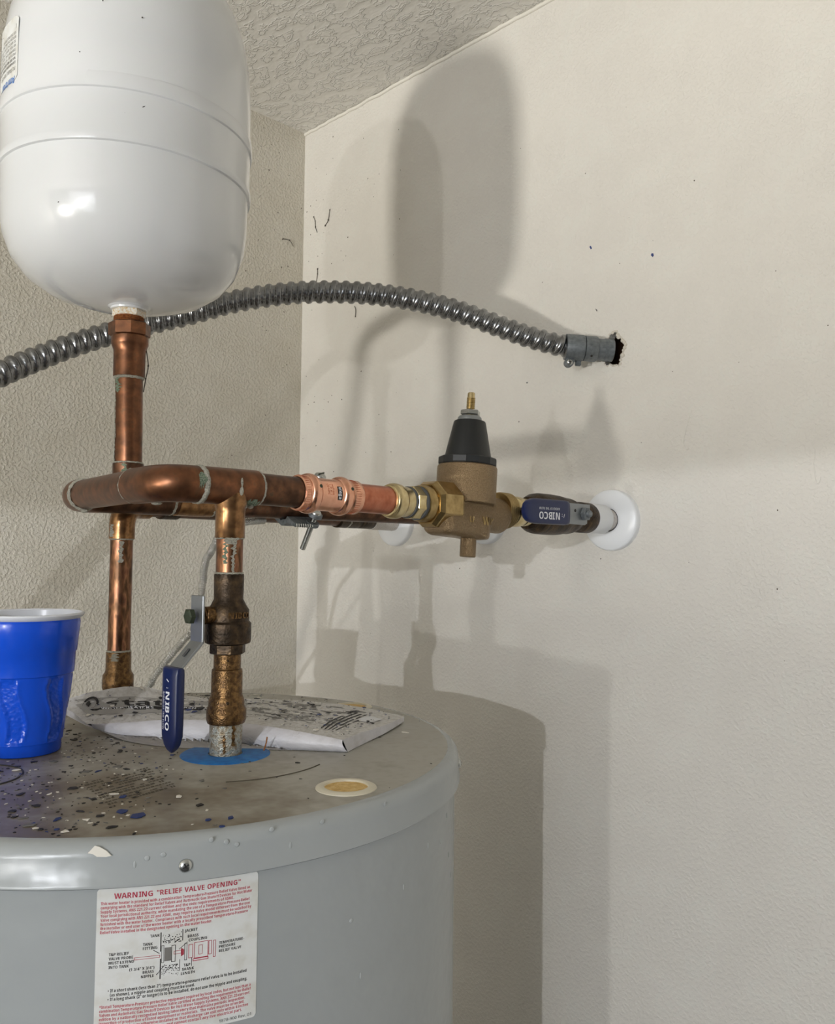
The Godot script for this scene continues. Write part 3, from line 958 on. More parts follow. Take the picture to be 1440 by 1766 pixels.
# ---------------------------------------------------------------- expansion tank
func build_tank() -> void:
	var c := Vector3(0.4141, 0, -0.8640)
	var o := thing("expansion_tank", "white enamelled steel expansion tank standing on a copper riser above the heater", "tank", Vector3(0.4171, 1.862, -0.862))
	var s := M.new()
	s.lathe([Vector2(0.0, 1.8685), Vector2(0.030, 1.8700), Vector2(0.052, 1.8735), Vector2(0.080, 1.8820), Vector2(0.100, 1.8950), Vector2(0.114, 1.9120), Vector2(0.1225, 1.9340), Vector2(0.1255, 1.9560), Vector2(0.1262, 1.9900), Vector2(0.1268, 1.9945)], c, Vector3.UP, 96)
	part("lower_shell", s, mats["tank_enamel"], o)
	var u := M.new()
	u.lathe([Vector2(0.1258, 1.9920), Vector2(0.1286, 1.9932), Vector2(0.1296, 1.9962), Vector2(0.1292, 2.0005), Vector2(0.1282, 2.0045), Vector2(0.1280, 2.0440)], c, Vector3.UP, 96)
	part("seam_band", u, mats["tank_enamel"], o, "smooth band between the two seams")
	var bd := M.new()
	bd.lathe([Vector2(0.1278, 2.0420), Vector2(0.1296, 2.0430), Vector2(0.1301, 2.0452), Vector2(0.1300, 2.0550), Vector2(0.1295, 2.0572), Vector2(0.1276, 2.0580)], c, Vector3.UP, 96)
	part("seam_ridge", bd, mats["tank_enamel"], o, "raised upper seam")
	var lap := M.new()
	lap.skin(c, Vector3.UP, 0.1300, deg_to_rad(133.0), deg_to_rad(172.0), 2.0432, 2.0572, 0.0012, 0.0, 1, 20, 6)
	part("seam_lap", lap, mats["tank_enamel"], o, "lapped end of the seam band")
	var up := M.new()
	var dome: Array = [Vector2(0.1276, 2.0560), Vector2(0.1276, 2.0850)]
	for i in 28:
		var t := sin(PI / 2 * (i + 1) / 28.0)
		dome.append(Vector2(0.1276 * pow(maxf(0.0, 1.0 - pow(t, 2.6)), 1.0 / 2.6), 2.0850 + 0.166 * t))
	up.lathe(dome, c, Vector3.UP, 96)
	part("upper_shell", up, mats["tank_enamel"], o)
	var fl := M.new()
	fl.lathe([Vector2(0.0245, 1.8745), Vector2(0.0240, 1.8715), Vector2(0.0215, 1.8690), Vector2(0.0195, 1.8680), Vector2(0.0190, 1.8660), Vector2(0.0, 1.8660)], Vector3(0.4171, 0, -0.862), Vector3.UP, 40)
	part("weld_ring", fl, mats["tank_enamel"], o, "welded ring round the connection")
	var hx := M.new()
	hx.nut(Vector3(0.4171, 1.8590, -0.862), Vector3(0.4171, 1.8675, -0.862), 0.0172, 6, 0.0006)
	part("hex_neck", hx, mats["rusty_white"], o, "white hexagon neck with rust along its lower edge")
	var th := M.new()
	threads(th, Vector3(0.4171, 1.8515, -0.862), Vector3(0.4171, 1.8595, -0.862), 0.0158, 0.0018, 0.0011)
	part("threaded_nipple", th, mats["rust"], o, "rusty threads")
	# label at the left limb, printed upside down as the tank hangs the other way up
	var lab := M.new()
	var r := 0.1276
	var a0 := deg_to_rad(174.6)
	var place := func(x: float, y: float, z: float) -> Vector3: # mm; x to the right as seen, y up from the label's lower edge
		var a := a0 - x * 0.001 / r
		return Vector3(c.x + (r + 0.0004 + z) * cos(a), 2.0620 + y * 0.001, c.z + (r + 0.0004 + z) * sin(a))
	var w := 46.0
	var h := 64.0
	var xs := [-36.0, -24.0, -12.0, 0.0, 4.0, 7.0, 9.0, 10.0]
	for i in xs.size() - 1:
		var lo0: float = 0.0 if xs[i] < 6.0 else (xs[i] - 6.0) * 0.9
		var lo1: float = 0.0 if xs[i + 1] < 6.0 else (xs[i + 1] - 6.0) * 0.9
		lab.quad(place.call(xs[i], lo0, 0), place.call(xs[i + 1], lo1, 0), place.call(xs[i + 1], h - lo1, 0), place.call(xs[i], h - lo0, 0), place.call(xs[i], 0, 1.0) - place.call(xs[i], 0, 0.0))
	var lp := part("rating_label", lab, mats["label_paper"], o, "white printed label at the tank's edge")
	var t1 := M.new()
	var t2 := M.new()
	var flip := func(x0: float, y0: float) -> Callable:
		return func(px: float, py: float, pz: float) -> Vector3: return place.call(x0 - px * 1000.0, y0 - py * 1000.0, pz)
	t1.letters("Amtrol", 0.009, 0.030, true, 0.0, flip.call(6.0, 4.0))
	t2.letters("POTABLE WATER", 0.005, 0.036, false, 0.0, flip.call(6.0, 13.5))
	var rows := ["EXPANSION TANK FOR USE WITH", "WATER HEATERS MAXIMUM WORKING", "PRESSURE 150 PSIG MAXIMUM", "TEMPERATURE 200 F PRECHARGE", "40 PSIG ADJUST THE PRECHARGE", "TO MATCH SUPPLY PRESSURE", "BEFORE INSTALLING THE TANK", "SEE INSTRUCTIONS"]
	for i in rows.size():
		t2.letters(rows[i], 0.0036, 0.0, i < 2, 0.0, flip.call(6.0, 19.0 + 4.2 * i))
	t2.quad(place.call(-30, 55, 0.0002), place.call(6, 55, 0.0002), place.call(6, 55.5, 0.0002), place.call(-30, 55.5, 0.0002), place.call(0, 0, 1.0) - place.call(0, 0, 0.0))
	t2.quad(place.call(5.6, 51, 0.0002), place.call(6, 51, 0.0002), place.call(6, 55.5, 0.0002), place.call(5.6, 55.5, 0.0002), place.call(0, 0, 1.0) - place.call(0, 0, 0.0))
	part("blue_lettering", t1, mats["blue_print"], lp)
	part("grey_lettering", t2, mats["grey_print"], lp)
	# black chips in the enamel
	var ch := M.new()
	for e in [[110.5, 2.029, 0.0028, 0.0007], [151.0, 1.9795, 0.0016, 0.0009], [152.0, 1.985, 0.0006, 0.0005], [160.0, 2.001, 0.0007, 0.0006], [118.0, 2.02, 0.0005, 0.0005], [104.0, 2.012, 0.0008, 0.0006], [146.0, 1.935, 0.0008, 0.0005], [137.0, 2.075, 0.0006, 0.0006], [128.0, 2.125, 0.0007, 0.0007], [112.0, 2.115, 0.0008, 0.0008]]:
		var d := Vector3(cos(deg_to_rad(e[0])), 0, sin(deg_to_rad(e[0])))
		var rr := 0.1278 if e[1] > 1.9945 else 0.1256
		if e[1] < 1.95: rr = 0.1226
		ch.blob(c + Vector3(0, e[1], 0) + d * rr, Vector3(0.0003, e[3], e[2]), Basis(d, Vector3.UP, d.cross(Vector3.UP)) * Basis(Vector3.RIGHT, 0.6), 7)
	part("enamel_chips", ch, mats["flake_black"], o).set_meta("kind", "stuff")

# ---------------------------------------------------------------- copper pipework
func build_pipes() -> void:
	var ya := 1.666
	var o := thing("copper_pipe_loop", "tarnished brown copper pipe loop with soldered elbows and tees under the white tank", "pipe", Vector3(0.404, 1.60, -0.75))
	var zb := -0.862
	var yb := 1.6635
	var m := M.new()
	m.rod(Vector3(0.4240, ya - 0.0003, -0.635), Vector3(0.4790, ya - 0.0012, -0.635), 0.0143)
	part("tube", m, mats["dark_copper"], o)
	m = M.new()
	m.lathe([Vector2(0.0143, 0.3715), Vector2(0.0158, 0.3720), Vector2(0.0159, 0.4285), Vector2(0.0152, 0.4292), Vector2(0.0143, 0.4294)], Vector3(0, ya, -0.635), Vector3.RIGHT)
	var tee := part("tee", m, mats["old_copper"], o)
	m = M.new()
	m.lathe([Vector2(0.0150, 1.6600), Vector2(0.0142, 1.6515), Vector2(0.0130, 1.6480), Vector2(0.0127, 1.6440), Vector2(0.0127, 1.6220), Vector2(0.0122, 1.6212), Vector2(0.0110, 1.6212)], Vector3(0.404, 0, -0.635), Vector3.UP)
	part("branch", m, mats["golden_copper"], tee, "golden outlet of the tee")
	m = M.new()
	var p := PackedVector3Array([Vector3(0.3740, ya, -0.635), Vector3(0.3700, ya, -0.635)])
	p.append_array(bez(Vector3(0.3670, ya, -0.6350), Vector3(0.3420, ya, -0.6350), Vector3(0.3445, ya - 0.0002, -0.6680), 16))
	p.append(Vector3(0.3455, ya - 0.0003, -0.6930))
	m.tube(p, 0.0157, 40)
	part("elbow", m, mats["old_copper"], o)
	m = M.new()
	m.rod(Vector3(0.3453, ya - 0.0003, -0.6900), Vector3(0.3595, yb + 0.0004, -0.8320), 0.0146)
	part("tube", m, mats["old_copper"], o)
	m = M.new()
	p = PackedVector3Array([Vector3(0.3585, yb + 0.0005, -0.8270)])
	p.append_array(bez(Vector3(0.3592, yb + 0.0004, -0.8330), Vector3(0.3610, yb, zb), Vector3(0.3890, yb, zb), 14))
	m.tube(p, 0.0160, 40)
	part("elbow", m, mats["old_copper"], o)
	m = M.new()
	m.lathe([Vector2(0.0143, 0.3860), Vector2(0.0158, 0.3866), Vector2(0.0158, 0.4690), Vector2(0.0143, 0.4700)], Vector3(0, yb, zb), Vector3.RIGHT)
	var t2 := part("tee", m, mats["dark_copper"], o)
	m = M.new()
	m.lathe([Vector2(0.0158, 1.6680), Vector2(0.0160, 1.7010), Vector2(0.0150, 1.7020)], Vector3(0.4206, 0, zb), Vector3.UP)
	part("branch", m, mats["dark_copper"], t2, "dark outlet of the tee")
	m = M.new()
	m.rod(Vector3(0.4650, yb, zb), Vector3(0.9960, yb, zb), 0.0143)
	part("tube", m, mats["dark_copper"], o)
	m = M.new()
	m.lathe([Vector2(0.0143, 0.4760), Vector2(0.0158, 0.4766), Vector2(0.0158, 0.5200), Vector2(0.0143, 0.5206)], Vector3(0, yb, zb), Vector3.RIGHT)
	part("coupling", m, mats["golden_copper"], o)
	m = M.new()
	m.rod(Vector3(0.4206, 1.6980, zb), Vector3(0.4190, 1.7960, zb), 0.0143)
	part("tube", m, mats["old_copper"], o)
	# adapter that carries the tank
	var ax := Vector3(0.4190, 0, zb)
	m = M.new()
	m.lathe([Vector2(0.0143, 1.7938), Vector2(0.0163, 1.7945), Vector2(0.0165, 1.8200), Vector2(0.0168, 1.8235), Vector2(0.0186, 1.8285), Vector2(0.0192, 1.8300), Vector2(0.0192, 1.8375), Vector2(0.0180, 1.8385)], ax, Vector3.UP)
	var ad := part("adapter", m, mats["old_copper"], o, "brown copper adapter under the tank")
	m = M.new()
	m.nut(Vector3(0.4183, 1.8375, zb), Vector3(0.4180, 1.8528, zb), 0.0216, 8, 0.0014)
	part("hex_collar", m, mats["old_copper"], ad)
	# joints
	solder(Vector3(0.3722, ya, -0.635), Vector3.RIGHT, 0.0160, o, 0.0034)
	solder(Vector3(0.4292, ya, -0.635), Vector3.RIGHT, 0.0150, o, 0.0028)
	solder(Vector3(0.4440 - 0.0985, ya - 0.0003, -0.6935), Vector3(0.07, 0, -1), 0.0150, o, 0.0012)
	solder(Vector3(0.3583, yb + 0.0005, -0.8262), Vector3(0.1, 0, -1), 0.0156, o, 0.0026)
	solder(Vector3(0.4700, yb, zb), Vector3.RIGHT, 0.0152, o, 0.0032)
	solder(Vector3(0.5206, yb, zb), Vector3.RIGHT, 0.0152, o, 0.0030)
	solder(Vector3(0.4206, 1.7020, zb), Vector3.UP, 0.0150, o, 0.0015)
	solder(Vector3(0.4190, 1.7938, zb), Vector3.UP, 0.0152, o, 0.0022)
	# runs of solder and green bloom
	m = M.new()
	m.skin(Vector3(0.4198, 0, zb), Vector3.UP, 0.0143, deg_to_rad(178), deg_to_rad(212), 1.7020, 1.7930, 0.0006, 0.25, 5, 10, 40)
	part("flux_streak", m, mats["solder"], o, "pale streak of flux down the tube")
	m = M.new()
	m.skin(Vector3(0.4192, 0, zb), Vector3.UP, 0.0143, deg_to_rad(140), deg_to_rad(200), 1.7760, 1.7925, 0.0005, 0.5, 6, 10, 12)
	part("green_bloom", m, mats["verdigris"], o, "green corrosion bloom")
	m = M.new()
	m.skin(Vector3(0.4206, 0, zb), Vector3.UP, 0.0160, deg_to_rad(110), deg_to_rad(150), 1.6880, 1.7010, 0.0005, 0.4, 7, 10, 12)
	part("green_bloom", m, mats["verdigris"], o, "green corrosion bloom")
	m = M.new()
	m.skin(Vector3(0, ya, -0.635), Vector3.RIGHT, 0.0158, deg_to_rad(128), deg_to_rad(178), 0.4060, 0.4280, 0.0006, 0.3, 8, 10, 16)
	part("green_bloom", m, mats["verdigris"], o, "green corrosion bloom")
	m = M.new()
	m.skin(Vector3(0, ya, -0.635), Vector3.RIGHT, 0.0158, deg_to_rad(40), deg_to_rad(110), 0.3645, 0.3725, 0.0006, 0.4, 9, 10, 10)
	part("green_bloom", m, mats["verdigris"], o, "green corrosion bloom")
	m = M.new()
	m.blob(Vector3(0.4050, ya - 0.0040, -0.635 + 0.0152), Vector3(0.0021, 0.0042, 0.0012))
	part("solder_drop", m, mats["solder"], o, "set drops of solder")
	m = M.new()
	m.blob(Vector3(0.4050, ya + 0.0030, -0.635 + 0.0156), Vector3(0.0012, 0.0040, 0.0008))
	part("solder_drop", m, mats["solder"], o, "set drops of solder")
	m = M.new()
	m.blob(Vector3(0.4215, ya - 0.0168, -0.635 + 0.004), Vector3(0.0030, 0.0018, 0.0022))
	part("solder_drop", m, mats["solder"], o, "set drops of solder")
	m = M.new()
	m.blob(Vector3(0.4150, ya - 0.0166, -0.635 + 0.006), Vector3(0.0018, 0.0022, 0.0016))
	part("solder_drop", m, mats["solder"], o, "set drops of solder")
	m = M.new()
	m.blob(Vector3(0.3480, ya - 0.0163, -0.660), Vector3(0.0040, 0.0014, 0.0060))
	part("solder_drop", m, mats["solder"], o, "set drops of solder")
	m = M.new()
	m.blob(Vector3(0.3560, yb - 0.0160, -0.820), Vector3(0.0030, 0.0022, 0.0050))
	part("solder_drop", m, mats["solder"], o, "set drops of solder")

	# hot line: riser behind, elbow, and the thin run that leaves through the third disc
	var h := thing("hot_water_pipe", "slim copper pipe rising from the rear of the heater and bending along behind the loop", "pipe", Vector3(0.43, TOP, -0.892))
	var rx := Vector3(0.4300, 0, -0.892)
	m = M.new()
	m.rod(rx + Vector3(0, 1.4950, 0), rx + Vector3(0, 1.6240, 0), 0.0120)
	part("tube", m, mats["streaked_copper"], h)
	var y0 := 1.6580
	var end := Vector3(1.0060, 1.6590, -1.0620)
	var st := Vector3(0.4300, y0, -0.892)
	var d := (end - st).normalized()
	m = M.new()
	p = PackedVector3Array([rx + Vector3(0, 1.6215, 0), rx + Vector3(0, 1.6300, 0)])
	p.append_array(bez(rx + Vector3(0, 1.6340, 0), st, st + d * 0.024, 14))
	p.append(st + d * 0.036)
	m.tube(p, 0.0137, 36)
	part("elbow", m, mats["golden_copper"], h)
	m = M.new()
	m.rod(st + d * 0.034, st + d * 0.58, 0.0111)
	part("tube", m, mats["dark_copper"], h)
	m = M.new()
	m.lathe([Vector2(0.0111, 0.055), Vector2(0.0131, 0.0556), Vector2(0.0131, 0.080), Vector2(0.0111, 0.0806)], st, d)
	m.lathe([Vector2(0.0111, 0.415), Vector2(0.0136, 0.418), Vector2(0.0136, 0.470), Vector2(0.0128, 0.475), Vector2(0.0134, 0.477), Vector2(0.0134, 0.515), Vector2(0.0111, 0.520)], st, d)
	part("coupling", m, mats["dark_bronze"], h)
	m = M.new()
	m.rod(st + d * 0.515, st + d * 0.604, 0.0145)
	part("painted_end", m, mats["painted_over"], h, "end painted over in white")
	solder(st + d * 0.442, d, 0.0134, h, 0.003)
	solder(rx + Vector3(0, 1.6216, 0), Vector3.UP, 0.0124, h, 0.002)
	solder(rx + Vector3(0, 1.4990, 0), Vector3.UP, 0.0124, h, 0.0016)
	m = M.new()
	m.lathe([Vector2(0.0120, 1.4990), Vector2(0.0132, 1.4980), Vector2(0.0133, 1.4790), Vector2(0.0142, 1.4760), Vector2(0.0162, 1.4730), Vector2(0.0165, 1.4600), Vector2(0.0155, 1.4570), Vector2(0.0134, 1.4560), Vector2(0.0134, TOP)], rx, Vector3.UP)
	part("adapter", m, mats["corroded_bronze"], h)
	m = M.new()
	m.skin(rx, Vector3.UP, 0.0120, deg_to_rad(100), deg_to_rad(135), 1.5950, 1.6190, 0.0006, 0.25, 11, 10, 14)
	part("flux_streak", m, mats["solder"], h, "pale run of flux")
	m = M.new()
	m.skin(rx, Vector3.UP, 0.0137, deg_to_rad(150), deg_to_rad(185), 1.6230, 1.6370, 0.0006, 0.3, 12, 10, 10)
	part("flux_streak", m, mats["solder"], h, "pale run of flux")
	m = M.new()
	m.skin(rx, Vector3.UP, 0.0133, deg_to_rad(110), deg_to_rad(165), 1.4890, 1.4975, 0.0006, 0.4, 13, 10, 10)
	part("flux_streak", m, mats["solder"], h, "pale run of flux")

	# discs on the wall
	for e in [[1.6560, -0.6350, 0.0150, "white plastic wall disc round the pipe at the right end of the valve"], [1.6640, -0.8620, 0.0145, "white plastic wall disc mostly hidden behind the bronze reducing valve"], [1.6600, -1.0640, 0.0150, "white plastic wall disc nearest the room corner, left of the bronze valve"]]:
		var w := thing("escutcheon", e[3], "pipe disc", Vector3(WX, e[0], e[1]), "white discs where pipes enter the wall")
		m = M.new()
		m.lathe([Vector2(e[2] + 0.0008, 0.004), Vector2(e[2] + 0.0008, 0.0135), Vector2(e[2] + 0.0030, 0.0142), Vector2(0.030, 0.0125), Vector2(0.0395, 0.0105), Vector2(0.0412, 0.0090), Vector2(0.0416, 0.0070), Vector2(0.0416, 0.0)], Vector3(WX, e[0], e[1]), Vector3.LEFT, 64)
		part("disc", m, mats["white_plastic"], w)
		m = M.new()
		m.lathe([Vector2(e[2] - 0.002, 0.0128), Vector2(e[2] + 0.0006, 0.0132), Vector2(e[2] + 0.0006, 0.006)], Vector3(WX, e[0], e[1]), Vector3.LEFT, 40)
		part("shadow_gap", m, mats["sealant"], w, "dark gap round the pipe")
	m = M.new()
	m.rod(Vector3(0.985, yb, zb), Vector3(WX - 0.002, yb, zb), 0.0146)
	part("painted_end", m, mats["painted_over"], o, "end painted over in white")

# ---------------------------------------------------------------- valve on the heater's riser
func grip(m: M, prof: Array, xf: Transform3D) -> void:
	# prof rows: [s along, half width, half thickness]; an oval sleeve along the xf's y axis
	var seg := 24
	var rings := []
	for e in prof:
		var ring := []
		for k in seg + 1:
			var a := TAU * k / seg
			var cx := signf(cos(a)) * pow(absf(cos(a)), 0.55)
			var cz := signf(sin(a)) * pow(absf(sin(a)), 0.55)
			ring.append(xf * Vector3(cx * e[1], e[0], cz * e[2]))
		rings.append(ring)
	for i in rings.size() - 1:
		var c0: Vector3 = xf * Vector3(0, prof[i][0], 0)
		for k in seg:
			var nn := []
			for q in [[i, k], [i, k + 1], [i + 1, k + 1], [i + 1, k]]:
				var kk: int = q[1] % seg
				var ii: int = q[0]
				var da: Vector3 = rings[ii][(kk + 1) % seg] - rings[ii][(kk - 1 + seg) % seg]
				var ds: Vector3 = rings[mini(ii + 1, rings.size() - 1)][kk] - rings[maxi(ii - 1, 0)][kk]
				var g := da.cross(ds)
				var pc: Vector3 = xf * Vector3(0, prof[ii][0], 0)
				if g.length() < 1e-12:
					g = rings[ii][kk] - c0
				if g.dot(rings[ii][kk] - pc) < 0.0:
					g = -g
				nn.append(g.normalized())
			m.tri(rings[i][k], rings[i][k + 1], rings[i + 1][k + 1], nn[0], nn[1], nn[2])
			m.tri(rings[i][k], rings[i + 1][k + 1], rings[i + 1][k], nn[0], nn[2], nn[3])
	for e in [0, rings.size() - 1]:
		var c1: Vector3 = xf * Vector3(0, prof[e][0], 0)
		var out: Vector3 = xf.basis.y * (-1.0 if e == 0 else 1.0)
		if prof[0][0] > prof[-1][0]:
			out = -out
		for k in seg:
			m.flat(c1, rings[e][k], rings[e][k + 1], out)

func build_riser_valve() -> void:
	var ax := Vector3(0.404, 0, -0.635)
	var t := thing("riser_tube", "short flux-streaked copper tube between the loop's tee and the lower ball valve", "pipe", Vector3(0.404, 1.591, -0.635))
	var m := M.new()
	m.rod(ax + Vector3(0, 1.588, 0), ax + Vector3(0, 1.6225, 0), 0.0114)
	part("tube", m, mats["streaked_copper"], t)
	m = M.new()
	m.skin(ax, Vector3.UP, 0.0114, deg_to_rad(88), deg_to_rad(122), 1.6020, 1.6205, 0.0006, 0.3, 21, 10, 14)
	part("flux_streak", m, mats["solder"], t, "pale run of flux")
	m = M.new()
	m.skin(ax, Vector3.UP, 0.0114, deg_to_rad(98), deg_to_rad(116), 1.5920, 1.6040, 0.0008, 0.12, 22, 8, 12)
	part("flux_streak", m, mats["solder"], t, "pale run of flux")
	m = M.new()
	m.skin(ax, Vector3.UP, 0.0114, deg_to_rad(70), deg_to_rad(160), 1.6160, 1.6212, 0.0007, 0.4, 23, 10, 6)
	part("flux_streak", m, mats["solder"], t, "pale run of flux")
	m = M.new()
	m.skin(ax, Vector3.UP, 0.0114, deg_to_rad(120), deg_to_rad(160), 1.5990, 1.6190, 0.0004, 0.4, 24, 10, 14)
	part("green_bloom", m, mats["verdigris"], t, "green corrosion bloom")
	solder(ax + Vector3(0, 1.5912, 0), Vector3.UP, 0.0118, t, 0.0014)
	solder(ax + Vector3(0, 1.6214, 0), Vector3.UP, 0.0118, t, 0.0012)

	var o := thing("ball_valve", "dark bronze ball valve on the heater's riser with its blue handle hanging down", "valve", Vector3(0.404, 1.522, -0.635))
	m = M.new()
	m.lathe([Vector2(0.0112, 1.5912), Vector2(0.0126, 1.5905), Vector2(0.0128, 1.5890), Vector2(0.0125, 1.5690), Vector2(0.0150, 1.5640), Vector2(0.0176, 1.5600), Vector2(0.0178, 1.5520), Vector2(0.0178, 1.5505), Vector2(0.0196, 1.5485), Vector2(0.0197, 1.5345), Vector2(0.0192, 1.5320), Vector2(0.0170, 1.5310), Vector2(0.0145, 1.5308)], ax, Vector3.UP, 48)
	var body := part("body", m, mats["dark_bronze"], o)
	m = M.new()
	m.nut(ax + Vector3(0, 1.5224, 0), ax + Vector3(0, 1.5312, 0), 0.0152, 8, 0.0008)
	part("hex_end", m, mats["dark_bronze"], body)
	m = M.new()
	var rr := 0.0177
	m.letters("NIBCO", 0.0068, 0.021, true, 0.0008, func(x: float, y: float, z: float) -> Vector3:
		var a := deg_to_rad(122.0) - x / rr
		return ax + Vector3((rr - 0.0002 + z) * cos(a), 1.5534 + y, (rr - 0.0002 + z) * sin(a)))
	part("raised_lettering", m, mats["corroded_bronze"], body, "raised cast letters")
	# stem, towards -x
	var sy := 1.5560
	m = M.new()
	m.rod(Vector3(0.3900, sy, -0.635), Vector3(0.3800, sy, -0.635), 0.0075, 24)
	m.nut(Vector3(0.3830, sy, -0.635), Vector3(0.3770, sy, -0.635), 0.0072, 6)
	part("stem_gland", m, mats["corroded_bronze"], o)
	m = M.new()
	m.nut(Vector3(0.3700, sy, -0.635), Vector3(0.3640, sy, -0.635), 0.0066, 6, 0.0010)
	part("stem_nut", m, mats["green_oxide"], o, "dark oxidised stem nut")
	# lever: flat plate, then bent outwards, then a blue sleeve
	var lx := 0.3745
	m = M.new()
	var th := 0.0022
	var hw := 0.0095
	m.box(Transform3D(Basis(), Vector3(lx, 1.5535, -0.635)), Vector3(th, 0.0390, hw * 2), 0.0004)
	var p0 := Vector3(lx, 1.5345, -0.635)
	var p1 := Vector3(0.3540, 1.5130, -0.635)
	var dd := (p1 - p0)
	var yb := dd.normalized()
	m.box(Transform3D(Basis(yb.cross(Vector3.BACK).normalized(), yb, Vector3.BACK), (p0 + p1) / 2), Vector3(th, dd.length() + 0.002, hw * 2), 0.0004)
	m.box(Transform3D(Basis(), Vector3(0.3540, 1.5060, -0.635)), Vector3(th, 0.016, hw * 2), 0.0004)
	var lev := part("lever", m, mats["lever_steel"], o, "bare bent steel lever")
	m = M.new()
	var mid := (p0 + p1) / 2 + Vector3(-0.0013, 0.0013, 0)
	m.box(Transform3D(Basis(yb.cross(Vector3.BACK).normalized(), yb, Vector3.BACK), mid - yb * 0.002), Vector3(0.0006, 0.008, 0.0032), 0.0002)
	part("lever_slot", m, mats["sealant"], lev, "small slot in the lever")
	m = M.new()
	grip(m, [[1.5155, 0.0026, 0.0118], [1.5140, 0.0048, 0.0124], [1.5090, 0.0052, 0.0124], [1.4700, 0.0052, 0.0120], [1.4600, 0.0050, 0.0116], [1.4530, 0.0044, 0.0085], [1.4490, 0.0032, 0.0050], [1.4465, 0.0012, 0.0016]], Transform3D(Basis(), Vector3(0.3535, 0, -0.635)))
	var gr := part("grip", m, mats["navy_vinyl"], o, "navy blue vinyl grip")
	m = M.new()
	var gp := func(x: float, y: float, z: float) -> Vector3: return Vector3(0.3535 - 0.0052 - z, 1.4960 - x, -0.6375 + y)
	m.letters("NIBCO", 0.0080, 0.0310, true, 0.0, gp)
	m.letters("AHEAD OF THE FLOW", 0.0028, 0.0310, false, 0.0, func(x: float, y: float, z: float) -> Vector3: return Vector3(0.3535 - 0.0052 - z, 1.4960 - x, -0.6415 + y))
	m.letters("/  :", 0.0044, 0.008, true, 0.0, func(x: float, y: float, z: float) -> Vector3: return Vector3(0.3535 - 0.0052 - z, 1.5065 - x, -0.6365 + y))
	part("lettering", m, mats["white_print"], gr)

	var a := thing("riser_adapter", "corroded golden bronze adapter screwed on the nipple below the lower ball valve", "pipe fitting", Vector3(0.404, 1.464, -0.635))
	m = M.new()
	m.lathe([Vector2(0.0112, 1.5240), Vector2(0.0115, 1.5232), Vector2(0.0116, 1.5100), Vector2(0.0128, 1.5092), Vector2(0.0131, 1.5070), Vector2(0.0132, 1.4880), Vector2(0.0142, 1.4855), Vector2(0.0150, 1.4835), Vector2(0.0152, 1.4790), Vector2(0.0160, 1.4770), Vector2(0.0168, 1.4750), Vector2(0.0168, 1.4670), Vector2(0.0158, 1.4640), Vector2(0.0140, 1.4632)], ax, Vector3.UP, 44)
	var ab := part("body", m, mats["corroded_bronze"], a)
	m = M.new()
	m.blob(ax + Vector3(-0.0073, 1.4825, 0.0134), Vector3(0.0014, 0.0014, 0.0010))
	part("bleed_dimple", m, mats["dark_bronze"], ab)
	m = M.new()
	m.blob(ax + Vector3(-0.0057, 1.5175, 0.0100), Vector3(0.0010, 0.0010, 0.0008))
	part("bleed_dimple", m, mats["dark_bronze"], ab)
	var n := thing("pipe_nipple", "crusty galvanised pipe nipple standing in the blue ring on the heater", "pipe fitting", Vector3(0.404, TOP, -0.635))
	m = M.new()
	m.lathe([Vector2(0.0132, TOP), Vector2(0.0134, 1.4385), Vector2(0.0136, 1.4500), Vector2(0.0138, 1.4640), Vector2(0.012, 1.4645)], ax, Vector3.UP, 44, 0, 0.0003)
	part("tube", m, mats["galvanised_crust"], n)
	m = M.new()
	m.skin(ax, Vector3.UP, 0.0137, deg_to_rad(85), deg_to_rad(105), 1.4460, 1.4635, 0.0005, 0.15, 31, 8, 16)
	part("rust_run", m, mats["corroded_bronze"], n, "rust run down the nipple")
	m = M.new()
	m.skin(ax, Vector3.UP, 0.0137, deg_to_rad(118), deg_to_rad(136), 1.4400, 1.4560, 0.0005, 0.15, 32, 8, 16)
	part("rust_run", m, mats["corroded_bronze"], n, "rust run down the nipple")

# ---------------------------------------------------------------- main line, along +x at z = -0.635
func la(m: M, prof: Array, sides := 0) -> void:
	m.lathe(prof, Vector3(0, 1.6726, -0.635), Vector3(1, -0.0165, 0), 48, sides)

func pa(x: float) -> Vector3:
	return Vector3(x, 1.6726 - 0.0165 * x, -0.635)

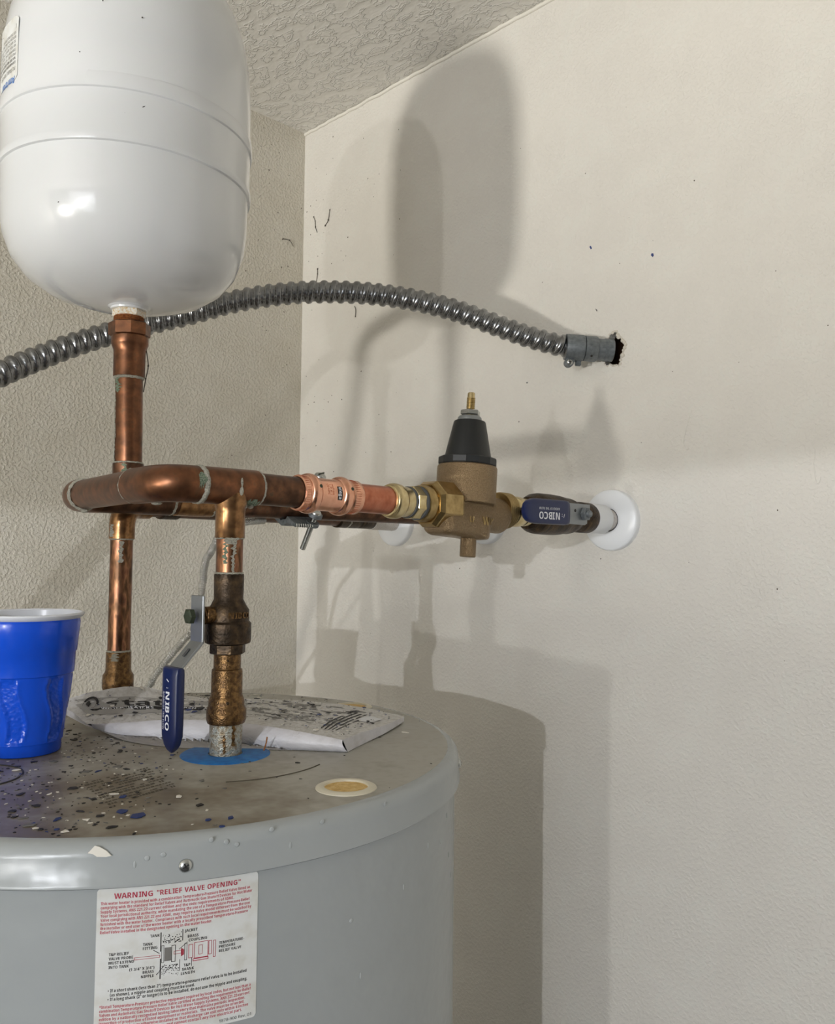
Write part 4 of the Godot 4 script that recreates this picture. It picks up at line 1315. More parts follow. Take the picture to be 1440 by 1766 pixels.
func build_main_line() -> void:
	var c := thing("press_coupling", "bright pink copper press coupling with a small black maker's patch", "pipe fitting", pa(0.51))
	var m := M.new()
	var prof := [Vector2(0.0150, 0.4735), Vector2(0.0164, 0.4740), Vector2(0.0166, 0.4790), Vector2(0.0158, 0.4800), Vector2(0.0160, 0.4812)]
	for i in 9:
		var a := PI * i / 8.0
		prof.append(Vector2(0.0160 + 0.0030 * sin(a), 0.4870 - 0.0056 * cos(a)))
	prof.append_array([Vector2(0.0158, 0.4945), Vector2(0.0155, 0.4965), Vector2(0.0155, 0.5170)])
	for i in 9:
		var a := PI * i / 8.0
		prof.append(Vector2(0.0160 + 0.0030 * sin(a), 0.5250 - 0.0056 * cos(a)))
	prof.append_array([Vector2(0.0158, 0.5318), Vector2(0.0164, 0.5326), Vector2(0.0166, 0.5440), Vector2(0.0162, 0.5446), Vector2(0.0143, 0.5446)])
	la(m, prof)
	var cb := part("sleeve", m, mats["bright_copper"], c)
	# knurl marks pressed at both ends
	m = M.new()
	for e in [0.4740, 0.5326]:
		for k in 44:
			var a := TAU * k / 44
			var d := Vector3(0, cos(a), sin(a))
			var x0: float = e + (0.0008 if e < 0.5 else 0.0010)
			var w := 0.0040 if e < 0.5 else 0.0060
			m.box(Transform3D(Basis(Vector3.RIGHT, d, Vector3.RIGHT.cross(d)), pa(x0 + w / 2) + d * 0.01655), Vector3(w, 0.0005, 0.0004), 0.0001)
	part("knurling", m, mats["new_copper"], cb).set_meta("kind", "stuff")
	for x in [0.4890, 0.5270]:
		m = M.new()
		var a := deg_to_rad(70.0)
		var d := Vector3(0, cos(a), sin(a))
		m.lathe([Vector2(0.0017, -0.0004), Vector2(0.0017, 0.0003), Vector2(0.0, 0.0004)], pa(x) + d * 0.0188, d, 16)
		part("witness_dot", m, mats["green_oxide"], cb, "small dark green dot")
	m = M.new()
	m.skin(Vector3(0, 1.6726, -0.635), Vector3(1, -0.0165, 0), 0.0155, deg_to_rad(56), deg_to_rad(112), 0.5106, 0.5174, 0.00025, 0.0, 1, 12, 6)
	var pt := part("maker_patch", m, mats["black_print"], cb, "small black printed patch")
	m = M.new()
	m.letters("viega", 0.0050, 0.0118, true, 0.0, func(x: float, y: float, z: float) -> Vector3:
		var a := deg_to_rad(62.0) + x / 0.0159
		return pa(0.5122 + y * 1.0) + Vector3(0, cos(a), sin(a)) * (0.01585 + z))
	part("lettering", m, mats["white_print"], pt)
	m = M.new()
	for k in 3:
		m.letters(["ProPress", "1 P P 1", "CE-UPC"][k], 0.0026, 0.011, false, 0.0, func(x: float, y: float, z: float) -> Vector3:
			var a := deg_to_rad(52.0) + x / 0.0155
			return pa(0.5050 - 0.0028 * k + y) + Vector3(0, cos(a), sin(a)) * (0.01552 + z))
	part("stamped_lettering", m, mats["new_copper"], cb)

	var t := thing("copper_stub", "short new reddish copper tube between the press coupling and brass adapter", "pipe", pa(0.567))
	m = M.new()
	m.lathe([Vector2(0.0, 0.5400), Vector2(0.0143, 0.5400), Vector2(0.0143, 0.5950), Vector2(0, 0.5950)], Vector3(0, 1.6726, -0.635), Vector3(1, -0.0165, 0))
	part("tube", m, mats["new_copper"], t)

	var b := thing("brass_adapter", "pale brass press adapter screwed into the big brass union nut", "pipe fitting", pa(0.61))
	m = M.new()
	prof = [Vector2(0.0144, 0.5880), Vector2(0.0160, 0.5884), Vector2(0.0161, 0.5900)]
	for i in 9:
		var a := PI * i / 8.0
		prof.append(Vector2(0.0162 + 0.0022 * sin(a), 0.5975 - 0.0072 * cos(a)))
	prof.append_array([Vector2(0.0158, 0.6055), Vector2(0.0158, 0.6180), Vector2(0.0145, 0.6190)])
	la(m, prof)
	part("socket", m, mats["brass"], b)
	m = M.new()
	m.nut(pa(0.6180), pa(0.6300), 0.0180, 8, 0.0008)
	part("hex_collar", m, mats["brass"], b)
	m = M.new()
	la(m, [Vector2(0.0150, 0.6150), Vector2(0.0166, 0.6158), Vector2(0.0164, 0.6185), Vector2(0.0150, 0.6190)])
	la(m, [Vector2(0.0150, 0.6295), Vector2(0.0181, 0.6300), Vector2(0.0180, 0.6335), Vector2(0.0150, 0.6340)])
	part("thread_sealant", m, mats["sealant"], b, "dark grey thread sealant")

# ---------------------------------------------------------------- pressure reducing valve
func surface_nets(m: M, lo: Vector3, hi: Vector3, h: float, sdf: Callable, xf: Transform3D) -> void:
	var nx := int((hi.x - lo.x) / h) + 1
	var ny := int((hi.y - lo.y) / h) + 1
	var nz := int((hi.z - lo.z) / h) + 1
	var f := PackedFloat32Array()
	f.resize(nx * ny * nz)
	for k in nz:
		for j in ny:
			for i in nx:
				f[(k * ny + j) * nx + i] = sdf.call(lo + Vector3(i, j, k) * h)
	var vid := {}
	var vs := PackedVector3Array()
	var ns := PackedVector3Array()
	var cor := [Vector3i(0, 0, 0), Vector3i(1, 0, 0), Vector3i(0, 1, 0), Vector3i(1, 1, 0), Vector3i(0, 0, 1), Vector3i(1, 0, 1), Vector3i(0, 1, 1), Vector3i(1, 1, 1)]
	var ed := [[0, 1], [2, 3], [4, 5], [6, 7], [0, 2], [1, 3], [4, 6], [5, 7], [0, 4], [1, 5], [2, 6], [3, 7]]
	for k in nz - 1:
		for j in ny - 1:
			for i in nx - 1:
				var val := []
				var neg := 0
				for c in cor:
					var q := f[((k + c.z) * ny + j + c.y) * nx + i + c.x]
					val.append(q)
					if q < 0.0: neg += 1
				if neg == 0 or neg == 8:
					continue
				var s := Vector3.ZERO
				var cnt := 0
				for e in ed:
					var a: float = val[e[0]]
					var b: float = val[e[1]]
					if (a < 0.0) != (b < 0.0):
						s += Vector3(cor[e[0]]).lerp(Vector3(cor[e[1]]), a / (a - b))
						cnt += 1
				var p := lo + (Vector3(i, j, k) + s / cnt) * h
				vid[(k * ny + j) * nx + i] = vs.size()
				vs.append(xf * p)
				var g := Vector3(sdf.call(p + Vector3(h, 0, 0) * 0.5) - sdf.call(p - Vector3(h, 0, 0) * 0.5), sdf.call(p + Vector3(0, h, 0) * 0.5) - sdf.call(p - Vector3(0, h, 0) * 0.5), sdf.call(p + Vector3(0, 0, h) * 0.5) - sdf.call(p - Vector3(0, 0, h) * 0.5))
				ns.append((xf.basis * g).normalized())
	var st := [1, nx, nx * ny]
	for key in vid.keys():
		var i: int = key % nx
		var j: int = (key / nx) % ny
		var k: int = key / (nx * ny)
		for ax in 3:
			var b1: int = (ax + 1) % 3
			var b2: int = (ax + 2) % 3
			var cc := [i, j, k]
			if cc[b1] == 0 or cc[b2] == 0:
				continue
			if (f[key] < 0.0) == (f[key + st[ax]] < 0.0):
				continue
			var q := [key, key - st[b1], key - st[b1] - st[b2], key - st[b2]]
			var ok := true
			for e in q:
				if not vid.has(e): ok = false
			if not ok:
				continue
			var w := []
			for e in q: w.append(vid[e])
			m.tri(vs[w[0]], vs[w[1]], vs[w[2]], ns[w[0]], ns[w[1]], ns[w[2]])
			m.tri(vs[w[0]], vs[w[2]], vs[w[3]], ns[w[0]], ns[w[2]], ns[w[3]])

func smin(a: float, b: float, k: float) -> float:
	var h := clampf(0.5 + 0.5 * (b - a) / k, 0.0, 1.0)
	return lerpf(b, a, h) - k * h * (1.0 - h)

func cyl_d(p: Vector3, a: float, b: float, r: float, rd: float) -> float: # along y
	var d := Vector2(Vector2(p.x, p.z).length() - r + rd, absf(p.y - (a + b) / 2) - (b - a) / 2 + rd)
	return minf(maxf(d.x, d.y), 0.0) + Vector2(maxf(d.x, 0), maxf(d.y, 0)).length() - rd

func build_reducing_valve() -> void:
	var ctr := Vector3(0.7070, 1.6610, -0.635)
	var tilt := Basis(Vector3(0, 0, 1), deg_to_rad(-4.0))
	var xf := Transform3D(tilt, ctr)
	var o := thing("pressure_reducing_valve", "cast bronze pressure reducing valve with a black bell top and brass adjusting screw", "valve", ctr)
	var up := tilt * Vector3.UP
	var sdf := func(p: Vector3) -> float:
		var d := cyl_d(p, 0.0035, 0.0465, 0.0338, 0.0025)
		var n := cyl_d(p - Vector3(0.004, 0, 0), -0.030, 0.02, 0.0195, 0.004)
		d = smin(d, n, 0.005)
		var q := Vector3(p.y + 0.004, p.x, p.z)
		d = smin(d, cyl_d(q, -0.030, 0.060, 0.0205, 0.003), 0.005)
		var bowl := Vector3((p.x + 0.006) / 1.55, (p.y + 0.0175) / 0.80, (p.z - 0.004) / 1.2)
		var bx := Vector3(maxf(absf(p.x + 0.014) - 0.026, 0), maxf(absf(p.y + 0.0200) - 0.0035, 0), maxf(absf(p.z - 0.002) - 0.010, 0)).length() - 0.0115
		d = smin(d, bx, 0.006)
		d = smin(d, cyl_d(p - Vector3(0.0145, 0, 0.004), -0.0345, 0.0, 0.0165, 0.004), 0.004)
		return d
	var m := M.new()
	surface_nets(m, Vector3(-0.062, -0.044, -0.042), Vector3(0.070, 0.056, 0.042), 0.0018, sdf, xf)
	var body := part("body", m, mats["cast_bronze"], o)
	m = M.new()
	m.lathe([Vector2(0.0, -0.0555), Vector2(0.0082, -0.0555), Vector2(0.0090, -0.0545), Vector2(0.0088, -0.030)], xf * Vector3(0.002, 0, 0.006), up, 32)
	part("drain_boss", m, mats["cast_bronze"], body)
	# raised cast marks
	m = M.new()
	var mk := func(x0: float, y0: float) -> Callable:
		return func(x: float, y: float, z: float) -> Vector3:
			var e := Vector3(-0.35, 0, 1).normalized()
			var q := Vector3(x0 + x, y0 + y, 0) + e * 0.06
			for i in 24:
				q -= e * maxf(sdf.call(q), 0.00005)
			return xf * (q + e * (z + 0.0004))
	m.letters("LF", 0.0085, 0.0075, true, 0.0010, mk.call(-0.0085, -0.0185))
	m.letters("W", 0.0120, 0.0120, true, 0.0012, mk.call(0.0125, -0.0195))
	m.letters("K", 0.0100, 0.0080, true, 0.0010, mk.call(0.0265, -0.0185))
	part("cast_lettering", m, mats["nut_brass"], body, "raised cast letters")
	# black bell and its flange
	m = M.new()
	m.lathe([Vector2(0.0300, 0.0455), Vector2(0.0322, 0.0462), Vector2(0.0330, 0.0475), Vector2(0.0330, 0.0540), Vector2(0.0322, 0.0550), Vector2(0.0262, 0.0552)], ctr, up, 48, 14)
	var bell := M.new()
	bell.lathe([Vector2(0.0268, 0.0550), Vector2(0.0262, 0.0565), Vector2(0.0182, 0.0955), Vector2(0.0176, 0.0968), Vector2(0.0160, 0.0975), Vector2(0.0, 0.0975)], ctr, up, 56)
	var bb := part("bell", bell, mats["black_plastic"], o, "black plastic bell housing")
	part("flange", m, mats["black_plastic"], bb, "faceted black flange")
	m = M.new()
	m.lathe([Vector2(0.0138, 0.0975), Vector2(0.0134, 0.1010), Vector2(0.0122, 0.1025), Vector2(0.0, 0.1028)], ctr - tilt * Vector3(0.0006, 0, 0), up, 36)
	part("spring_cap", m, mats["lever_steel"], o)
	m = M.new()
	m.nut(xf * Vector3(0, 0.1040, 0), xf * Vector3(0, 0.1100, 0), 0.0114, 6, 0.0010)
	part("locknut", m, mats["zinc_bright"], o, "silver hexagon locknut")
	m = M.new()
	m.rod(xf * Vector3(0, 0.100, 0), xf * Vector3(0, 0.106, 0), 0.0048, 24)
	threads(m, xf * Vector3(0, 0.1085, 0), xf * Vector3(0, 0.1252, 0), 0.0050, 0.0016, 0.0008)
	m.lathe([Vector2(0.0042, 0.1245), Vector2(0.0042, 0.1290), Vector2(0.0036, 0.1302), Vector2(0.0, 0.1302)], ctr, up, 24)
	part("adjusting_screw", m, mats["brass"], o, "threaded brass adjusting screw")
	# union nut and tailpiece on the left, threaded outlet on the right
	m = M.new()
	la(m, [Vector2(0.0150, 0.6330), Vector2(0.0186, 0.6332), Vector2(0.0194, 0.6345), Vector2(0.0192, 0.6460), Vector2(0.0200, 0.6480)])
	part("tailpiece", m, mats["nut_brass"], o)
	m = M.new()
	la(m, [Vector2(0.0195, 0.6470), Vector2(0.0212, 0.6452), Vector2(0.0232, 0.6452), Vector2(0.0262, 0.6500), Vector2(0.0266, 0.6515), Vector2(0.0266, 0.6770), Vector2(0.0255, 0.6800), Vector2(0.0190, 0.6802)], 8)
	part("union_nut", m, mats["nut_brass"], o, "large eight sided brass union nut")
	m = M.new()
	threads(m, pa(0.7640), pa(0.7800), 0.0212, 0.0032, 0.0010)
	part("outlet_thread", m, mats["nut_brass"], o, "brass outlet thread")

# ---------------------------------------------------------------- brass press adapter, wall valve
func build_wall_valve() -> void:
	var b := thing("brass_adapter", "small pale brass press fitting between bronze valve outlet and blue-handled wall valve", "pipe fitting", pa(0.80))
	var m := M.new()
	var prof := [Vector2(0.0135, 0.7790), Vector2(0.0160, 0.7794), Vector2(0.0158, 0.7850)]
	for i in 9:
		var a := PI * i / 8.0
		prof.append(Vector2(0.0160 + 0.0022 * sin(a), 0.7960 - 0.0100 * cos(a)))
	prof.append_array([Vector2(0.0158, 0.8070), Vector2(0.0166, 0.8080), Vector2(0.0166, 0.8200), Vector2(0.0150, 0.8205)])
	la(m, prof)
	var bs := part("sleeve", m, mats["brass"], b)
	m = M.new()
	m.skin(Vector3(0, 1.6726, -0.635), Vector3(1, -0.0165, 0), 0.0181, deg_to_rad(62), deg_to_rad(88), 0.7890, 0.8040, 0.0003, 0.25, 41, 8, 10)
	part("sealant_smear", m, mats["sealant"], bs, "dark smear of sealant")

	var o := thing("ball_valve", "dark brown ball valve beside the wall disc with a blue handle pointing left", "valve", pa(0.88))
	m = M.new()
	la(m, [Vector2(0.0140, 0.8190), Vector2(0.0196, 0.8200), Vector2(0.0205, 0.8225), Vector2(0.0240, 0.8300), Vector2(0.0252, 0.8380), Vector2(0.0254, 0.8600), Vector2(0.0250, 0.8760), Vector2(0.0240, 0.8860), Vector2(0.0232, 0.8880), Vector2(0.0230, 0.9000), Vector2(0.0215, 0.9080), Vector2(0.0188, 0.9140), Vector2(0.0180, 0.9200), Vector2(0.0200, 0.9240), Vector2(0.0200, 0.9460), Vector2(0.0186, 0.9500), Vector2(0.0150, 0.9505)])
	part("body", m, mats["dark_bronze"], o)
	# stem towards +z, nut, lever and sleeve along -x
	var sp := Vector3(0.8785, pa(0.8785).y, -0.635)
	m = M.new()
	m.rod(sp + Vector3(0, 0, 0.018), sp + Vector3(0, 0, 0.032), 0.0085, 24)
	part("stem_gland", m, mats["corroded_bronze"], o)
	var zl := -0.5985
	m = M.new()
	var yc := sp.y + 0.001
	var poly := PackedVector2Array([Vector2(-0.080, -0.012), Vector2(0.006, -0.0135), Vector2(0.0105, -0.0115), Vector2(0.0105, -0.0075), Vector2(0.0150, -0.0065), Vector2(0.0165, 0.004), Vector2(0.0165, 0.0120), Vector2(-0.080, 0.0125)])
	m.plate(poly, Transform3D(Basis(), Vector3(sp.x, yc, zl)), 0.0024)
	var lev := part("lever", m, mats["lever_steel"], o, "bare steel end of the lever")
	m = M.new()
	m.lathe([Vector2(0.0019, -0.0001), Vector2(0.0019, 0.0003), Vector2(0, 0.0003)], Vector3(sp.x - 0.0150, yc + 0.0035, zl + 0.0024), Vector3.BACK, 16)
	part("lever_hole", m, mats["black_print"], lev, "small hole in the lever")
	m = M.new()
	m.nut(Vector3(sp.x + 0.0035, yc, zl + 0.0020), Vector3(sp.x + 0.0035, yc, zl + 0.0085), 0.0086, 6, 0.0008)
	m.rod(Vector3(sp.x + 0.0035, yc, zl + 0.008), Vector3(sp.x + 0.0035, yc, zl + 0.0125), 0.0042, 20)
	part("stem_nut", m, mats["zinc_cast"], o, "grey stem nut and bolt end")
	m = M.new()
	var gb := Basis(Vector3.UP, Vector3.LEFT, Vector3.BACK)
	grip(m, [[0.0300, 0.0132, 0.0030], [0.0305, 0.0142, 0.0048], [0.0365, 0.0148, 0.0050], [0.0900, 0.0148, 0.0050], [0.1000, 0.0142, 0.0048], [0.1080, 0.0122, 0.0044], [0.1130, 0.0088, 0.0036], [0.1155, 0.0040, 0.0022]], Transform3D(gb, Vector3(sp.x, yc, zl + 0.0012)))
	var gr := part("grip", m, mats["navy_vinyl"], o, "navy blue vinyl grip")
	m = M.new()
	var zf := zl + 0.0012 + 0.0051
	m.letters("NIBCO", 0.0112, 0.0400, true, 0.0, func(x: float, y: float, z: float) -> Vector3: return Vector3(sp.x - 0.0520 - x, yc - 0.0005 - y, zf + z))
	m.letters("AHEAD OF THE FLOW", 0.0038, 0.0400, false, 0.0, func(x: float, y: float, z: float) -> Vector3: return Vector3(sp.x - 0.0520 - x, yc + 0.0050 - y, zf + z))
	m.letters("/ :", 0.0060, 0.006, true, 0.0, func(x: float, y: float, z: float) -> Vector3: return Vector3(sp.x - 0.0420 - x, yc - 0.0018 - y, zf + z))
	part("lettering", m, mats["white_print"], gr)

	var w := thing("wall_stub", "pipe end painted over in white between the wall valve and its disc", "pipe", pa(0.98))
	m = M.new()
	la(m, [Vector2(0.0150, 0.9480), Vector2(0.0196, 0.9484), Vector2(0.0198, 0.9800), Vector2(0.0190, 0.9812), Vector2(0.0146, 0.9814)])
	part("coupling", m, mats["white_plastic"], w, "coupling painted white")
	m = M.new()
	la(m, [Vector2(0.0, 0.9500), Vector2(0.0146, 0.9500), Vector2(0.0146, 1.0095), Vector2(0, 1.0095)])
	part("tube", m, mats["painted_over"], w)

# ---------------------------------------------------------------- flexible conduit
func build_conduit() -> void:
	var pts := [Vector3(0.120, 0.900, -1.2900), Vector3(0.115, 1.150, -1.2300), Vector3(0.120, 1.400, -1.1300), Vector3(0.150, 1.560, -1.0750), Vector3(0.205, 1.660, -1.0560), Vector3(0.262, 1.728, -1.050), Vector3(0.296, 1.763, -1.050), Vector3(0.3258, 1.7941, -1.0490), Vector3(0.3512, 1.8138, -1.0510), Vector3(0.3946, 1.8399, -1.0600), Vector3(0.4364, 1.8637, -1.0600), Vector3(0.4851, 1.8878, -1.0540), Vector3(0.5286, 1.9063, -1.0378), Vector3(0.5762, 1.9247, -1.0105), Vector3(0.6194, 1.9429, -0.9805), Vector3(0.6606, 1.9543, -0.9458), Vector3(0.6968, 1.9603, -0.9165), Vector3(0.7390, 1.9624, -0.8814), Vector3(0.7760, 1.9605, -0.8517), Vector3(0.8115, 1.9537, -0.8196), Vector3(0.8479, 1.9431, -0.7883), Vector3(0.8824, 1.9269, -0.7549), Vector3(0.9170, 1.9100, -0.7215), Vector3(0.9457, 1.8985, -0.6936), Vector3(0.9680, 1.8930, -0.6740)]
	var o := thing("flexible_conduit", "ribbed grey steel flexible conduit arching from behind the tank into the wall hole", "conduit", Vector3(0.74, 1.96, -0.88))
	var m := M.new()
	var path := smooth_path(pts, 0.0012)
	var pitch := 0.0146
	m.tube(path, func(s: float, a: float) -> float:
		var f := fposmod(s / pitch + a / TAU, 1.0)
		var k := 0.0
		if f < 0.56:
			k = pow(sin(PI * f / 0.56), 0.35)
		else:
			k = -0.22 * sin(PI * (f - 0.56) / 0.44)
		return 0.0131 + 0.0024 * k, 40)
	part("armour", m, mats["steel_conduit"], o)
	# saddle connector
	var a := Vector3(0.9620, 1.8938, -0.6795)
	var d := (Vector3(1.0080, 1.8905, -0.6380) - a).normalized()
	m = M.new()
	m.lathe([Vector2(0.0150, -0.002), Vector2(0.0176, -0.0015), Vector2(0.0180, 0.0), Vector2(0.0180, 0.0225), Vector2(0.0172, 0.0235), Vector2(0.0164, 0.0236)], a, d, 44)
	var st := part("strap", m, mats["zinc_cast"], o, "grey zinc clamp strap")
	m = M.new()
	m.lathe([Vector2(0.0160, 0.0240), Vector2(0.0174, 0.0246), Vector2(0.0176, 0.0400), Vector2(0.0166, 0.0420), Vector2(0.0150, 0.0424), Vector2(0.0150, 0.0520), Vector2(0.0158, 0.0526), Vector2(0.0158, 0.0640), Vector2(0.0, 0.0642)], a, d, 44)
	part("connector", m, mats["zinc_cast"], o, "grey zinc connector body")
	m = M.new()
	var side := Vector3(-0.707, 0, 0.707)
	side = (side - d * side.dot(d)).normalized()
	m.lathe([Vector2(0.0, -0.0004), Vector2(0.0016, -0.0003), Vector2(0.0016, 0.0002), Vector2(0, 0.0003)], a + d * 0.032 + (side * 0.7 + Vector3.DOWN * 0.72) * 0.0176, (side * 0.7 + Vector3.DOWN * 0.72), 14)
	part("rivet_dot", m, mats["black_print"], o)
	# screw ear below
	m = M.new()
	var e0 := a + d * 0.003 + Vector3.DOWN * 0.0220 + side * 0.0040
	m.rod(e0 - side * 0.0080, e0 + side * 0.0030, 0.0062, 24)
	m.box(Transform3D(Basis(d, Vector3.UP, d.cross(Vector3.UP)), e0 + Vector3.UP * 0.006 + d * 0.002 - side * 0.003), Vector3(0.012, 0.010, 0.008), 0.001)
	m.box(Transform3D(Basis(d, Vector3.UP, d.cross(Vector3.UP)), e0 + Vector3.UP * 0.003 + d * 0.014 - side * 0.008), Vector3(0.008, 0.010, 0.006), 0.001)
	part("screw_ear", m, mats["zinc_cast"], st)
	m = M.new()
	screw_head(m, e0 + side * 0.003, side, 0.0046)
	var sc := part("clamp_screw", m, mats["zinc_bright"], o, "bright clamp screw")
	cross_slot(e0 + side * 0.003, side, 0.0046, 0.3, sc)
	# a rust patch on the crown of the conduit
	# silver armoured cable that drops behind the heater
	var c := thing("armoured_cable", "thin crinkled silver cable dropping behind the lower ball valve", "cable", Vector3(0.56, 1.54, -0.955))
	m = M.new()
	var cp := smooth_path([Vector3(0.6050, 1.6470, -0.8740), Vector3(0.5750, 1.6430, -0.8760), Vector3(0.5530, 1.6290, -0.8880), Vector3(0.5545, 1.6120, -0.9080), Vector3(0.5571, 1.5943, -0.9297), Vector3(0.5640, 1.5680, -0.9460), Vector3(0.5645, 1.5428, -0.9537), Vector3(0.5641, 1.5132, -0.9629), Vector3(0.5541, 1.4890, -0.9814), Vector3(0.5444, 1.4660, -0.9995), Vector3(0.5357, 1.4406, -1.0168), Vector3(0.5330, 1.4000, -1.0320), Vector3(0.5330, 1.2000, -1.0420), Vector3(0.5330, 0.6000, -1.0500), Vector3(0.5330, 0.0500, -1.0500)], 0.0016)
	m.tube(cp, func(s: float, an: float) -> float: return 0.0043 + 0.0006 * sin(s / 0.0034 * TAU + an) + 0.0003 * sin(s * 311.0 + an * 3.0), 16)
	part("sheath", m, mats["foil_cable"], c)

# ---------------------------------------------------------------- ground clamp on the rear pipe
func build_clamp() -> void:
	var ctr := Vector3(0.6530, 1.6635, -0.862)
	var o := thing("ground_clamp", "small zinc ground clamp with long screw round the rear pipe below the coupling", "clamp", ctr)
	# turned about the pipe so that the near ear hangs lower than the far one
	var tb := Basis(Vector3.RIGHT, deg_to_rad(31.0))
	var w := func(x: float, yy: float, z: float) -> Vector3: return ctr + tb * Vector3(x, yy, z)
	for s in [1.0, -1.0]:
		var poly := PackedVector2Array()
		poly.append(Vector2(-0.034, 0.0045))
		poly.append(Vector2(-0.034, 0.0080)); poly.append(Vector2(-0.019, 0.0110)); poly.append(Vector2(-0.010, 0.0205)); poly.append(Vector2(0.010, 0.0205)); poly.append(Vector2(0.019, 0.0110)); poly.append(Vector2(0.034, 0.0080)); poly.append(Vector2(0.034, 0.0045))
		poly.append(Vector2(0.0170, 0.0045))
		for k in 9:
			var a := PI * (k + 1) / 10.0
			poly.append(Vector2(cos(a), sin(a)) * (0.0148 if k % 2 == 0 else 0.0162))
		poly.append(Vector2(-0.0170, 0.0045))
		var b := tb * Basis(Vector3(0, 0, 1), Vector3(0, s, 0), Vector3(1, 0, 0))
		var wide := 0.012 if s > 0.0 else 0.022
		var m := M.new()
		m.plate(poly, Transform3D(b, w.call(-0.006 if s > 0.0 else -0.030, 0.0, 0.0)), wide if s > 0.0 else 0.036)
		var jw := part("jaw", m, mats["zinc_cast"], o)
		for q in [-0.028, 0.028]:
			m = M.new()
			m.rod(w.call(0.0, s * 0.0035, q), w.call(0.0, s * 0.0085, q), 0.0088, 28)
			part("ear", m, mats["zinc_cast"], jw)
		if s < 0.0:
			for k in 9:
				m = M.new()
				m.box(Transform3D(tb * Basis(Vector3.RIGHT, 0.785), w.call(-0.0285 + 0.0034 * k, -0.0060, 0.0340)), Vector3(0.0016, 0.0040, 0.0040), 0.0003)
				part("tooth", m, mats["zinc_bright"], jw)
	var m2 := M.new()
	screw_head(m2, w.call(0.0, 0.0085, 0.028), tb * Vector3.UP, 0.0068)
	var s1 := part("screw_head", m2, mats["zinc_bright"], o, "bright domed screw head")
	m2 = M.new()
	threads(m2, w.call(0.0, -0.0430, 0.028), w.call(0.0, 0.0100, 0.028), 0.0036, 0.0012, 0.0006)
	part("screw_shank", m2, mats["zinc_bright"], s1, "long threaded shank")
	m2 = M.new()
	m2.rod(w.call(0.030, 0.004, -0.024), w.call(0.030, 0.0345, -0.024), 0.0040, 20)
	screw_head(m2, w.call(0.030, 0.0345, -0.024), tb * Vector3.UP, 0.0078)
	var s2 := part("lug_screw", m2, mats["zinc_bright"], o, "second screw behind the coupling")
	m2 = M.new()
	m2.box(Transform3D(tb * Basis(Vector3.UP, 0.4), w.call(0.030, 0.0394, -0.024)), Vector3(0.0136, 0.0014, 0.0016), 0.0002)
	part("screw_slot", m2, mats["green_oxide"], s2)
	# the jaw's bar reaches out to the far lug
	m2 = M.new()
	m2.box(Transform3D(tb, w.call(0.016, 0.0065, -0.026)), Vector3(0.040, 0.004, 0.014), 0.001)
	part("lug_bar", m2, mats["zinc_cast"], o)

